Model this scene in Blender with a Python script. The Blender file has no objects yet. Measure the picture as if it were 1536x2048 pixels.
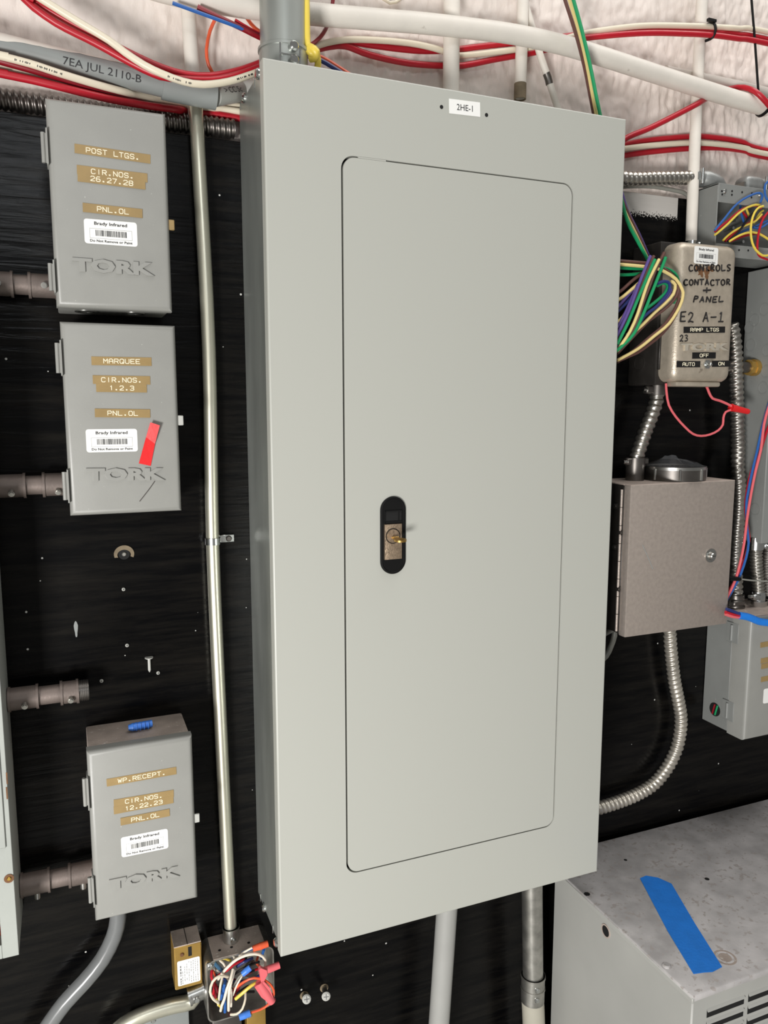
import bpy, bmesh, math, random
from mathutils import Vector as V, Matrix
random.seed(7)
S = bpy.context.scene
COL = S.collection
PI = math.pi

# ------------------------------------------------------------------ camera
YAW, PITCH, ROLL = 0.3869, -0.1338, -0.0006
CAM = V((-0.2281, -1.0664, 1.5207))
FPX = 1554.93                                   # focal length in pixels of the 1536x2048 frame
def cam_basis():
    f = V((math.sin(YAW)*math.cos(PITCH), math.cos(YAW)*math.cos(PITCH), math.sin(PITCH)))
    r = V((math.cos(YAW), -math.sin(YAW), 0)); u = r.cross(f)
    c, s = math.cos(ROLL), math.sin(ROLL)
    return c*r + s*u, -s*r + c*u, f
CR, CU, CF = cam_basis()
cd = bpy.data.cameras.new('camera'); cam = bpy.data.objects.new('camera', cd); COL.objects.link(cam)
cd.sensor_fit = 'VERTICAL'; cd.sensor_height = 36; cd.sensor_width = 27; cd.lens = FPX/2048*36
cd.clip_start = .01
m3 = Matrix((CR, CU, -CF)).transposed()
cam.matrix_world = Matrix.Translation(CAM) @ m3.to_4x4()
S.camera = cam

# ------------------------------------------------------------------ world, lights, exposure
S.view_settings.view_transform = 'Standard'
try: S.view_settings.look = 'None'
except Exception: pass
S.view_settings.gamma = 1.0
S.view_settings.use_curve_mapping = False
S.view_settings.exposure = 0.0
w = bpy.data.worlds.new('room_ambient'); S.world = w; w.use_nodes = True
bg = w.node_tree.nodes['Background']; bg.inputs[0].default_value = (1.0, .97, .93, 1); bg.inputs[1].default_value = .2
def area(name, loc, target, sx, sy, power, col):
    l = bpy.data.lights.new(name, 'AREA'); l.shape = 'RECTANGLE'; l.size = sx; l.size_y = sy; l.energy = power; l.color = col
    o = bpy.data.objects.new(name, l); COL.objects.link(o); o.location = loc
    o.rotation_euler = (V(target)-V(loc)).to_track_quat('-Z', 'Y').to_euler()
    return o
area('ceiling_lamp', (-.7, -1.5, 3.3), (.3, -.1, 1.2), .9, .2, 3, (1, .98, .95))
area('overhead_lamp', (.9, -.6, 3.3), (.8, -.3, 0), 2.0, .8, 22, (1, .98, .96))
area('far_ceiling_lamp', (-.45, -3.5, 2.75), (0, 0, 1.5), 1.2, .35, 11, (.93, .97, 1))
area('work_lamp', (-1.25, -1.85, .75), (.45, 0, .85), .45, .45, 58, (1, .98, .96))

# ------------------------------------------------------------------ pixel helpers
def ray(px, py): return (CR*((px-768)/FPX) + CU*((1024-py)/FPX) + CF)
def P(px, py, Y):                                # point of that pixel on the vertical plane y = Y
    d = ray(px, py); return CAM + d*((Y-CAM.y)/d.y)
def PX(px, py, X):
    d = ray(px, py); return CAM + d*((X-CAM.x)/d.x)
def PZ(px, py, Z):
    d = ray(px, py); return CAM + d*((Z-CAM.z)/d.z)
def crop(x0, y0, s): return lambda x, y: (x0+x/s, y0+y/s)
def path(pts, Y, f=None):                        # pixels (x, y[, depth]) -> points
    out = []
    for p in pts:
        x, y = (f(p[0], p[1]) if f else (p[0], p[1]))
        out.append(P(x, y, p[2] if len(p) > 2 else Y))
    return out

# ------------------------------------------------------------------ materials
def lin(c): return tuple(((v/255)/12.92 if v/255 <= .04045 else ((v/255+.055)/1.055)**2.4) for v in c)
def mat(name, rgb, rough=.5, metal=0, var=0, vscale=20, bump=0, bscale=200, spec=.5, stretch=(1, 1, 1), alpha=1, rvar=0,
        dust=None, dscale=60, damt=.62, coat=0):
    m = bpy.data.materials.new(name); m.use_nodes = True
    nt = m.node_tree; b = nt.nodes['Principled BSDF']; L = nt.links.new
    c = (*lin(rgb), 1)
    b.inputs['Base Color'].default_value = c
    b.inputs['Roughness'].default_value = rough; b.inputs['Metallic'].default_value = metal
    b.inputs['Specular IOR Level'].default_value = spec; b.inputs['Alpha'].default_value = alpha
    b.inputs['Coat Weight'].default_value = coat; b.inputs['Coat Roughness'].default_value = .1
    tc = nt.nodes.new('ShaderNodeTexCoord'); mp = nt.nodes.new('ShaderNodeMapping'); mp.inputs['Scale'].default_value = stretch
    L(tc.outputs['Object'], mp.inputs[0])
    def noise(sc, det=4):
        n = nt.nodes.new('ShaderNodeTexNoise'); n.inputs['Scale'].default_value = sc; n.inputs['Detail'].default_value = det
        L(mp.outputs[0], n.inputs['Vector']); return n
    src = None
    if var:
        n = noise(vscale); r = nt.nodes.new('ShaderNodeValToRGB')
        r.color_ramp.elements[0].position = .3; r.color_ramp.elements[1].position = .7
        r.color_ramp.elements[0].color = (*[x*(1-var) for x in c[:3]], 1); r.color_ramp.elements[1].color = (*[min(1, x*(1+var)) for x in c[:3]], 1)
        L(n.outputs['Fac'], r.inputs[0]); src = r.outputs[0]
        if rvar:
            q = nt.nodes.new('ShaderNodeMapRange'); q.inputs['To Min'].default_value = max(0, rough-rvar); q.inputs['To Max'].default_value = min(1, rough+rvar)
            L(n.outputs['Fac'], q.inputs['Value']); L(q.outputs[0], b.inputs['Roughness'])
    if dust:
        n = noise(dscale, 6); r = nt.nodes.new('ShaderNodeValToRGB')
        r.color_ramp.elements[0].position = damt; r.color_ramp.elements[1].position = min(1, damt+.06)
        L(n.outputs['Fac'], r.inputs[0])
        mx = nt.nodes.new('ShaderNodeMix'); mx.data_type = 'RGBA'
        L(r.outputs[0], mx.inputs[0])
        if src: L(src, mx.inputs[6])
        else: mx.inputs[6].default_value = c
        mx.inputs[7].default_value = (*lin(dust), 1); src = mx.outputs[2]
    if src: L(src, b.inputs['Base Color'])
    if bump:
        n = noise(bscale, 5); bp = nt.nodes.new('ShaderNodeBump'); bp.inputs['Strength'].default_value = bump; bp.inputs['Distance'].default_value = .002
        L(n.outputs['Fac'], bp.inputs['Height']); L(bp.outputs[0], b.inputs['Normal'])
    return m
M = {}
def mk(k, *a, **kw): M[k] = mat(k, *a, **kw)
mk('panel_gray', (178, 179, 171), .42, bump=.02, bscale=900)
mk('galvanized', (164, 168, 163), .36, .6, var=.22, vscale=14, bump=.03, bscale=60, stretch=(1, 1, .25), rvar=.1)
mk('steel', (190, 190, 186), .28, 1, var=.15, vscale=30, bump=.03, bscale=120)
mk('emt', (214, 212, 194), .34, .85, var=.1, vscale=18, bump=.02, bscale=150, stretch=(1, 1, .3))
mk('scuffed_steel', (178, 176, 170), .33, .9, var=.3, vscale=45, bump=.15, bscale=90)
mk('zinc', (205, 207, 205), .22, 1)
mk('dark_steel', (112, 108, 104), .38, .9, var=.2, vscale=25)
mk('flex_steel', (176, 172, 164), .3, .95, var=.18, vscale=30)
mk('flex_pale', (196, 190, 178), .36, .75, var=.15, vscale=30)
mk('flex_dark', (120, 114, 110), .34, .95, var=.18, vscale=30)
mk('timer_gray', (148, 148, 143), .4, var=.04, vscale=25, bump=.04, bscale=500, dust=(196, 196, 190), dscale=260, damt=.73)
mk('timer_dusty', (172, 158, 148), .75, var=.18, vscale=35, bump=.2, bscale=300, dust=(200, 192, 184), dscale=180, damt=.64)
mk('dusty_pipe', (116, 105, 99), .5, .4, var=.22, vscale=30, bump=.12, bscale=250)
mk('hammered', (186, 175, 158), .36, .4, var=.1, vscale=90, bump=.16, bscale=420, dust=(104, 92, 78), dscale=30, damt=.66)
mk('hammered_highlight', (206, 198, 182), .34, .5, var=.15, vscale=60)  # lighter copy of hammered; paints the highlight onto the raised TORK letters
mk('hammered_box', (174, 163, 154), .42, .45, var=.08, vscale=160, bump=.16, bscale=520)
mk('hammered_dark', (52, 49, 46), .45, .4, var=.2, vscale=60, bump=.1, bscale=300)
mk('box_gray', (132, 134, 131), .5, var=.08, vscale=12, bump=.05, bscale=300, dust=(168, 168, 164), dscale=120, damt=.7)
mk('old_gray', (160, 164, 158), .5, var=.08, vscale=12, bump=.05, bscale=300, dust=(118, 114, 106), dscale=60, damt=.68)
mk('cabinet_side', (168, 168, 163), .45, var=.06, vscale=8, bump=.04, bscale=200)
mk('cabinet_top', (172, 169, 168), .55, .1, var=.2, vscale=26, bump=.14, bscale=90, dust=(158, 152, 148), dscale=120, damt=.58)
mk('black', (14, 14, 14), .35, bump=.05, bscale=600)
mk('void', (10, 10, 10), .8)
mk('marker', (22, 18, 16), .6)
mk('black_plastic', (10, 10, 10), .5, spec=.3)
mk('tape_gold', (152, 128, 84), .4, var=.08, vscale=60)
mk('tape_black', (22, 21, 21), .35)
mk('letter_white', (240, 232, 205), .6)
mk('letter_pale', (205, 200, 190), .6)
mk('sticker', (240, 240, 236), .5)
mk('ink', (40, 40, 42), .6)
mk('ink_gray', (120, 120, 120), .6)
mk('red_tape', (222, 34, 36), .4, bump=.1, bscale=150)
mk('blue_tape', (24, 124, 222), .6, var=.08, vscale=40, bump=.2, bscale=260)
mk('blue_plug', (70, 130, 222), .4)
mk('paint_white', (226, 220, 210), .5, var=.05, vscale=20, bump=.15, bscale=120, dust=(178, 170, 158), dscale=40, damt=.7)
mk('pvc_gray', (138, 142, 140), .42, var=.05, vscale=20)
mk('pvc_pale', (186, 186, 180), .45, var=.04, vscale=20)
mk('pvc_dark', (112, 114, 114), .25, var=.05, vscale=20)
mk('brass', (176, 142, 74), .4, .6, var=.15, vscale=25)
mk('key_brass', (168, 134, 72), .38, .85, var=.2, vscale=200)
mk('diecast', (148, 150, 148), .42, .55, var=.1, vscale=60)
mk('gold', (214, 176, 92), .25, 1)
mk('bronze_plate', (186, 164, 140), .38, .8, var=.2, vscale=300, bump=.3, bscale=700)
mk('rust', (108, 74, 46), .8, var=.25, vscale=80)
mk('bare_wood', (126, 112, 90), .8, var=.25, vscale=60)
mk('film', (210, 215, 220), .05, alpha=.07, spec=1)
W = dict(red=(180, 20, 38), darkred=(134, 16, 30), cream=(226, 216, 194), white=(236, 226, 208), blue=(44, 96, 168), navy=(40, 52, 110), orange=(228, 96, 58), yellow=(232, 206, 84),
         straw=(228, 206, 140), green=(24, 148, 92), brown=(98, 66, 60), purple=(94, 76, 142), black=(24, 22, 24), pink=(226, 106, 112), gray=(140, 140, 132), teal=(60, 100, 130))
for k, c in W.items(): mk('w_'+k, c, .38)

def plywood_mat():
    m = mat('black_plywood', (7, 7, 8), .36, spec=.15); nt = m.node_tree; L = nt.links.new; b = nt.nodes['Principled BSDF']
    tc = nt.nodes.new('ShaderNodeTexCoord')
    mp = nt.nodes.new('ShaderNodeMapping'); mp.inputs['Scale'].default_value = (2.2, 1, 26); L(tc.outputs['Object'], mp.inputs[0])
    n = nt.nodes.new('ShaderNodeTexNoise'); n.inputs['Scale'].default_value = 5; n.inputs['Detail'].default_value = 8; n.inputs['Distortion'].default_value = .6
    L(mp.outputs[0], n.inputs['Vector'])
    bp = nt.nodes.new('ShaderNodeBump'); bp.inputs['Strength'].default_value = .3; bp.inputs['Distance'].default_value = .0016
    L(n.outputs['Fac'], bp.inputs['Height']); L(bp.outputs[0], b.inputs['Normal'])
    n2 = nt.nodes.new('ShaderNodeTexNoise'); n2.inputs['Scale'].default_value = 3.5; n2.inputs['Detail'].default_value = 5; L(tc.outputs['Object'], n2.inputs['Vector'])
    q = nt.nodes.new('ShaderNodeMapRange'); q.inputs['From Min'].default_value = .35; q.inputs['From Max'].default_value = .7
    q.inputs['To Min'].default_value = .16; q.inputs['To Max'].default_value = .32; L(n2.outputs['Fac'], q.inputs['Value']); L(q.outputs[0], b.inputs['Roughness'])
    # specks of old white paint and plaster
    vo = nt.nodes.new('ShaderNodeTexVoronoi'); vo.inputs['Scale'].default_value = 42; vo.inputs['Randomness'].default_value = 1; L(tc.outputs['Object'], vo.inputs['Vector'])
    lt = nt.nodes.new('ShaderNodeMath'); lt.operation = 'LESS_THAN'; lt.inputs[1].default_value = .06; L(vo.outputs['Distance'], lt.inputs[0])
    sep = nt.nodes.new('ShaderNodeSeparateColor'); L(vo.outputs['Color'], sep.inputs[0])
    gt = nt.nodes.new('ShaderNodeMath'); gt.operation = 'GREATER_THAN'; gt.inputs[1].default_value = .72; L(sep.outputs[0], gt.inputs[0])
    mu = nt.nodes.new('ShaderNodeMath'); mu.operation = 'MULTIPLY'; L(lt.outputs[0], mu.inputs[0]); L(gt.outputs[0], mu.inputs[1])
    mx = nt.nodes.new('ShaderNodeMix'); mx.data_type = 'RGBA'; L(mu.outputs[0], mx.inputs[0])
    br = nt.nodes.new('ShaderNodeValToRGB'); br.color_ramp.elements[0].position = .42; br.color_ramp.elements[1].position = .72
    br.color_ramp.elements[0].color = (*lin((6, 6, 7)), 1); br.color_ramp.elements[1].color = (*lin((27, 25, 22)), 1)
    n4 = nt.nodes.new('ShaderNodeTexNoise'); n4.inputs['Scale'].default_value = 2.6; n4.inputs['Detail'].default_value = 9; n4.inputs['Roughness'].default_value = .7; L(mp.outputs[0], n4.inputs['Vector'])
    L(n4.outputs['Fac'], br.inputs[0]); L(br.outputs[0], mx.inputs[6]); mx.inputs[7].default_value = (*lin((190, 190, 185)), 1)
    # white overspray along the top edge right of the panelboard (world = object coordinates)
    sx = nt.nodes.new('ShaderNodeSeparateXYZ'); L(tc.outputs['Object'], sx.inputs[0])
    n3 = nt.nodes.new('ShaderNodeTexNoise'); n3.inputs['Scale'].default_value = 420; n3.inputs['Detail'].default_value = 3; L(tc.outputs['Object'], n3.inputs['Vector'])
    za = nt.nodes.new('ShaderNodeMapRange'); za.inputs['From Min'].default_value = 1.822; za.inputs['From Max'].default_value = 1.845; L(sx.outputs['Z'], za.inputs['Value'])
    th = nt.nodes.new('ShaderNodeMath'); th.operation = 'GREATER_THAN'; sb = nt.nodes.new('ShaderNodeMath'); sb.operation = 'ADD'; sb.inputs[1].default_value = -.5
    ad = nt.nodes.new('ShaderNodeMath'); ad.operation = 'MULTIPLY_ADD'; ad.inputs[1].default_value = 1.6; L(n3.outputs['Fac'], sb.inputs[0]); L(sb.outputs[0], ad.inputs[0]); L(za.outputs[0], ad.inputs[2])
    th.inputs[1].default_value = .5; L(ad.outputs[0], th.inputs[0])
    xa = nt.nodes.new('ShaderNodeMath'); xa.operation = 'GREATER_THAN'; xa.inputs[1].default_value = .52; L(sx.outputs['X'], xa.inputs[0])
    xb = nt.nodes.new('ShaderNodeMath'); xb.operation = 'LESS_THAN'; xb.inputs[1].default_value = .735; L(sx.outputs['X'], xb.inputs[0])
    m1 = nt.nodes.new('ShaderNodeMath'); m1.operation = 'MULTIPLY'; L(th.outputs[0], m1.inputs[0]); L(xa.outputs[0], m1.inputs[1])
    m2 = nt.nodes.new('ShaderNodeMath'); m2.operation = 'MULTIPLY'; L(m1.outputs[0], m2.inputs[0]); L(xb.outputs[0], m2.inputs[1])
    mw = nt.nodes.new('ShaderNodeMix'); mw.data_type = 'RGBA'; L(m2.outputs[0], mw.inputs[0]); L(mx.outputs[2], mw.inputs[6]); mw.inputs[7].default_value = (*lin((200, 196, 190)), 1)
    L(mw.outputs[2], b.inputs['Base Color'])
    return m
M['plywood'] = plywood_mat()
mk('rough_wall', (226, 216, 208), .7, var=.06, vscale=9, bump=.9, bscale=75, stretch=(1.6, 1, .7))
mk('pvc_dull', (160, 160, 156), .5, var=.05, vscale=20)
mk('pipe_cream', (176, 172, 158), .5, var=.06, vscale=20)

# ------------------------------------------------------------------ geometry helpers: each returns (verts, faces)
def join(*gs):
    vs, fs = [], []
    for g in gs:
        o = len(vs); vs += list(g[0]); fs += [tuple(i+o for i in f) for f in g[1]]
    return vs, fs
def from_bm(bm):
    bm.verts.ensure_lookup_table(); bm.verts.index_update()
    g = ([v.co.copy() for v in bm.verts], [tuple(v.index for v in f.verts) for f in bm.faces]); bm.free(); return g
def box(x0, x1, y0, y1, z0, z1, r=0, seg=2, only=None):
    bm = bmesh.new(); bmesh.ops.create_cube(bm, size=1)
    for v in bm.verts: v.co = V(((x0+x1)/2+v.co.x*(x1-x0), (y0+y1)/2+v.co.y*(y1-y0), (z0+z1)/2+v.co.z*(z1-z0)))
    if r:
        es = [e for e in bm.edges if only is None or only((e.verts[0].co+e.verts[1].co)/2)]
        bmesh.ops.bevel(bm, geom=es, offset=r, segments=seg, affect='EDGES', profile=.5)
    return from_bm(bm)
def front(y, x0=None, x1=None):                  # edge filter: edges that lie on the front plane
    return lambda c: abs(c.y-y) < 1e-6
def frame(d):
    d = d.normalized(); a = V((0, 0, 1)) if abs(d.z) < .9 else V((1, 0, 0))
    u = d.cross(a).normalized(); return u, d.cross(u).normalized()
def cyl(p0, p1, r, n=20, r1=None, caps=True):
    p0, p1 = V(p0), V(p1); u, w_ = frame(p1-p0); r1 = r if r1 is None else r1
    vs = []
    for p, rr in ((p0, r), (p1, r1)):
        for i in range(n):
            a = 2*PI*i/n; vs.append(p+u*math.cos(a)*rr+w_*math.sin(a)*rr)
    fs = [(i, (i+1) % n, n+(i+1) % n, n+i) for i in range(n)]
    if caps: fs += [tuple(range(n))[::-1], tuple(range(n, 2*n))]
    return vs, fs
def ringwall(p0, p1, ro, ri, n=24):              # hollow cylinder
    p0, p1 = V(p0), V(p1); u, w_ = frame(p1-p0); vs = []
    for p, rr in ((p0, ro), (p1, ro), (p1, ri), (p0, ri)):
        for i in range(n):
            a = 2*PI*i/n; vs.append(p+u*math.cos(a)*rr+w_*math.sin(a)*rr)
    fs = []
    for k in range(4):
        a, b = k*n, ((k+1) % 4)*n
        fs += [(a+i, a+(i+1) % n, b+(i+1) % n, b+i) for i in range(n)]
    return vs, fs
def smooth(pts, step=.006):
    pts = [V(p) for p in pts]
    if len(pts) == 2:
        n = max(1, int((pts[1]-pts[0]).length/step)); return [pts[0].lerp(pts[1], i/n) for i in range(n+1)]
    q = [pts[0]*2-pts[1]]+pts+[pts[-1]*2-pts[-2]]; out = []
    for i in range(1, len(q)-2):
        a, b, c, d = q[i-1:i+3]; n = max(2, int((c-b).length/step))
        for k in range(n):
            t = k/n
            out.append(.5*((2*b)+(c-a)*t+(2*a-5*b+4*c-d)*t*t+(3*b-a-3*c+d)*t**3))
    out.append(pts[-1]); return out
def tube(pts, r, n=10, step=.008, rib=None, sm=True, squash=None, arc=None):
    """tube along a path; rib=(pitch, depth) gives the helical ribs of flexible conduit; arc=(a0,a1) makes an open shell"""
    if rib: step = rib[0]/6
    p = smooth(pts, step) if sm else [V(x) for x in pts]
    if rib:                                       # even arc length
        L = [0]
        for a, b in zip(p, p[1:]): L.append(L[-1]+(b-a).length)
        m = max(4, int(L[-1]/step)); q = []; j = 0
        for i in range(m+1):
            s = L[-1]*i/m
            while j < len(L)-2 and L[j+1] < s: j += 1
            q.append(p[j].lerp(p[j+1], (s-L[j])/max(1e-9, L[j+1]-L[j])))
        p = q
    t = [(p[min(i+1, len(p)-1)]-p[max(i-1, 0)]).normalized() for i in range(len(p))]
    u, _ = frame(t[0]); vs, fs = [], []; s = 0
    for i, c in enumerate(p):
        u = (u-t[i]*u.dot(t[i])).normalized(); w_ = t[i].cross(u)
        if i: s += (p[i]-p[i-1]).length
        for k in range(n):
            a = 2*PI*k/n
            rr = r
            if rib:
                ph = (s/rib[0]-k/n) % 1; rr = r-rib[1]*(1-math.sin(PI*min(1, ph/.8)) if ph < .8 else 1)
            vs.append(c+(u*math.cos(a)+w_*math.sin(a))*rr)
    for i in range(len(p)-1):
        fs += [(i*n+k, i*n+(k+1) % n, (i+1)*n+(k+1) % n, (i+1)*n+k) for k in range(n)]
    fs += [tuple(range(n))[::-1], tuple(range((len(p)-1)*n, len(p)*n))]
    return vs, fs
def prism(poly, d):                              # planar polygon (3D points) extruded by vector d
    n = len(poly); poly = [V(p) for p in poly]; d = V(d)
    return poly+[p+d for p in poly], [tuple(range(n)), tuple(range(n, 2*n))[::-1]]+[((i+1) % n, i, n+i, n+(i+1) % n) for i in range(n)]
def rrect(x0, x1, z0, z1, r, k=8):               # rounded rectangle in x,z, counter-clockwise
    out = []
    for cx, cz, a0 in ((x1-r, z1-r, 0), (x0+r, z1-r, 90), (x0+r, z0+r, 180), (x1-r, z0+r, 270)):
        for i in range(k+1):
            a = math.radians(a0+90*i/k); out.append((cx+r*math.cos(a), cz+r*math.sin(a)))
    return out
def sphere(c, r, sx=1, sy=1, sz=1, n=10, m=6):
    vs = [V(c)+V((0, 0, r*sz))]; fs = []
    for j in range(1, m):
        for i in range(n):
            a, b = 2*PI*i/n, PI*j/m
            vs.append(V(c)+V((r*sx*math.sin(b)*math.cos(a), r*sy*math.sin(b)*math.sin(a), r*sz*math.cos(b))))
    vs.append(V(c)-V((0, 0, r*sz))); e = len(vs)-1
    for i in range(n):
        fs.append((0, 1+i, 1+(i+1) % n)); fs.append((e, 1+(m-2)*n+(i+1) % n, 1+(m-2)*n+i))
        for j in range(m-2): a = 1+j*n; fs.append((a+i, a+n+i, a+n+(i+1) % n, a+(i+1) % n))
    return vs, fs
def screw_head(c, nrm, r, h):                    # pan head with a crossed slot
    c, nrm = V(c), V(nrm).normalized(); u, w_ = frame(nrm)
    g = [cyl(c, c+nrm*h*.5, r, 14), cyl(c+nrm*h*.5, c+nrm*h, r, 14, r*.72)]
    return join(*g)
def slot(c, nrm, r, cross=True):
    c, nrm = V(c), V(nrm).normalized(); u, w_ = frame(nrm); g = []
    for a, b in ((u, w_), (w_, u)) if cross else ((u, w_),):
        g.append(prism([c+a*r+b*r*.16, c-a*r+b*r*.16, c-a*r-b*r*.16, c+a*r-b*r*.16], nrm*.0004))
    return join(*g)

# ------------------------------------------------------------------ object helpers
def raw(name, g, m, smooth_angle=38):
    me = bpy.data.meshes.new(name); me.from_pydata([tuple(v) for v in g[0]], [], g[1])
    bm = bmesh.new(); bm.from_mesh(me); bmesh.ops.recalc_face_normals(bm, faces=bm.faces); bm.to_mesh(me); bm.free()
    me.materials.append(M[m])
    if smooth_angle:
        me.shade_smooth(); me.set_sharp_from_angle(angle=math.radians(smooth_angle))
    o = bpy.data.objects.new(name, me); COL.objects.link(o); return o
def tag(o, label, cat, group=None):
    o['label'] = label; o['category'] = cat
    if group: o['group'] = group
    return o
def thing(name, label, cat, loc, group=None):
    o = bpy.data.objects.new(name, None); COL.objects.link(o); o.location = loc; o.empty_display_size = .02
    return tag(o, label, cat, group)
def world_loc(o):
    l = V((0, 0, 0))
    while o: l = l+V(o.location); o = o.parent
    return l
def part(name, g, m, parent, label=None, sa=38):
    o = raw(name, g, m, sa); o.data.transform(Matrix.Translation(-world_loc(parent))); o.parent = parent
    if label: o['label'] = label
    return o
def solo(name, g, m, label, cat, group=None, sa=38):
    o = raw(name, g, m, sa)
    xs = [v.co for v in o.data.vertices]; n = len(xs)
    c = V((sum(v.x for v in xs)/n, sum(v.y for v in xs)/n, min(v.z for v in xs)))
    o.data.transform(Matrix.Translation(-c)); o.location = c
    return tag(o, label, cat, group)
def struct(name, g, m, sa=38):
    o = raw(name, g, m, sa); o['kind'] = 'structure'; return o

def text_geo(s, width, height, c, right, up, depth=.0003, bold=0, bevel=0, slant=0, spacing=1):
    """lettering as mesh, fitted into width x height and centred at c (3D), extruded along right x up"""
    cu = bpy.data.curves.new('lettering', 'FONT'); cu.body = s; cu.resolution_u = 2; cu.offset = bold; cu.shear = slant; cu.space_character = spacing
    cu.extrude = .5
    if bevel: cu.bevel_depth = bevel; cu.bevel_resolution = 1
    o = bpy.data.objects.new('lettering', cu); COL.objects.link(o)
    bpy.context.view_layer.update()
    me = bpy.data.meshes.new_from_object(o.evaluated_get(bpy.context.evaluated_depsgraph_get()))
    vs = [v.co.copy() for v in me.vertices]; fs = [tuple(p.vertices) for p in me.polygons]
    bpy.data.objects.remove(o); bpy.data.curves.remove(cu); bpy.data.meshes.remove(me)
    x0, x1 = min(v.x for v in vs), max(v.x for v in vs); y0, y1 = min(v.y for v in vs), max(v.y for v in vs)
    z0, z1 = min(v.z for v in vs), max(v.z for v in vs)
    right, up = V(right).normalized(), V(up).normalized(); nn = right.cross(up); c = V(c)
    # a string without capitals or digits keeps its height
    return [c+right*((v.x-(x0+x1)/2)/(x1-x0)*width)+up*((v.y-(y0+y1)/2)/(y1-y0)*height)+nn*((v.z-z0)/(z1-z0)*depth) for v in vs], fs

RX, UZ = V((1, 0, 0)), V((0, 0, 1))
TAPE = {'A': [[(0, 0), (0, .75), (.25, 1), (.75, 1), (1, .75), (1, 0)], [(0, .45), (1, .45)]], 'C': [[(1, .85), (.8, 1), (.2, 1), (0, .8), (0, .2), (.2, 0), (.8, 0), (1, .15)]],
 'E': [[(1, 1), (0, 1), (0, 0), (1, 0)], [(0, .5), (.8, .5)]], 'F': [[(1, 1), (0, 1), (0, 0)], [(0, .5), (.8, .5)]], 'G': [[(1, .85), (.8, 1), (.2, 1), (0, .8), (0, .2), (.2, 0), (1, 0), (1, .45), (.55, .45)]],
 'I': [[(.5, 0), (.5, 1)]], 'L': [[(0, 1), (0, 0), (1, 0)]], 'M': [[(0, 0), (0, 1), (.5, .45), (1, 1), (1, 0)]], 'N': [[(0, 0), (0, 1), (1, 0), (1, 1)]], 'O': [[(.2, 0), (0, .2), (0, .8), (.2, 1), (.8, 1), (1, .8), (1, .2), (.8, 0), (.2, 0)]],
 'P': [[(0, 0), (0, 1), (.8, 1), (1, .85), (1, .6), (.8, .45), (0, .45)]], 'Q': [[(.2, 0), (0, .2), (0, .8), (.2, 1), (.8, 1), (1, .8), (1, .2), (.8, 0), (.2, 0)], [(.6, .3), (1, 0)]],
 'R': [[(0, 0), (0, 1), (.8, 1), (1, .85), (1, .6), (.8, .48), (0, .48)], [(.5, .48), (1, 0)]], 'S': [[(1, .85), (.8, 1), (.2, 1), (0, .85), (0, .65), (.2, .52), (.8, .48), (1, .35), (1, .15), (.8, 0), (.2, 0), (0, .15)]],
 'T': [[(0, 1), (1, 1)], [(.5, 1), (.5, 0)]], 'U': [[(0, 1), (0, .2), (.2, 0), (.8, 0), (1, .2), (1, 1)]], 'W': [[(0, 1), (.22, 0), (.5, .75), (.78, 0), (1, 1)]],
 '1': [[(.3, .8), (.55, 1), (.55, 0)]], '2': [[(0, .8), (.2, 1), (.8, 1), (1, .8), (1, .6), (0, .12), (0, 0), (1, 0)]], '3': [[(0, .9), (.2, 1), (.8, 1), (1, .85), (1, .65), (.8, .52), (.35, .52)], [(.8, .52), (1, .38), (1, .15), (.8, 0), (.2, 0), (0, .12)]],
 '6': [[(.9, 1), (.3, 1), (0, .7), (0, .15), (.2, 0), (.8, 0), (1, .15), (1, .4), (.8, .55), (0, .5)]], '7': [[(0, 1), (1, 1), (.35, 0)]], '8': [[(.2, .52), (0, .68), (0, .85), (.2, 1), (.8, 1), (1, .85), (1, .68), (.8, .52), (.2, .52), (0, .36), (0, .15), (.2, 0), (.8, 0), (1, .15), (1, .36), (.8, .52)]],
 '.': [[(.3, .03), (.55, .03), (.55, .16), (.3, .16), (.3, .03)]], ' ': []}
def tape_geo(s, width, height, c, d, u, r):
    n = len(s); adv = width/(n-.3); cw = adv*.7; gs = []
    for i, ch in enumerate(s):
        for st in TAPE[ch]:
            q = [c+d*(-width/2+i*adv+a*cw)+u*((b-.5)*height) for a, b in st]
            for a, b in zip(q, q[1:]): e = (b-a).normalized()*r*.6; gs.append(cyl(a-e, b+e, r, 6))
    return join(*gs)
def plate(a, b, h, th, Y):                        # strip between two points of the plane y=Y, height h, standing th proud
    d = (b-a).normalized(); u = V((-d.z, 0, d.x))
    if u.z < 0: u = -u
    return prism([a-u*h/2, b-u*h/2, b+u*h/2, a+u*h/2], V((0, -th, 0))), d, u
def label_tape(parent, s, L, R, h, Y, tape, let, width=.72, f=None, th=.0005):
    if f: L, R = f(*L), f(*R)
    a, b = P(*L, Y), P(*R, Y); g, d, u = plate(a, b, h, th, Y)
    t = part('label_tape', g, tape, parent, None, 0)
    wd = (b-a).length*width
    part('lettering', tape_geo(s, wd, h*.5, (a+b)/2+V((0, -th, 0)), d, u, .00052), let, parent if parent.parent and parent.parent.parent else t, None, 0)
    return t
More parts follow.
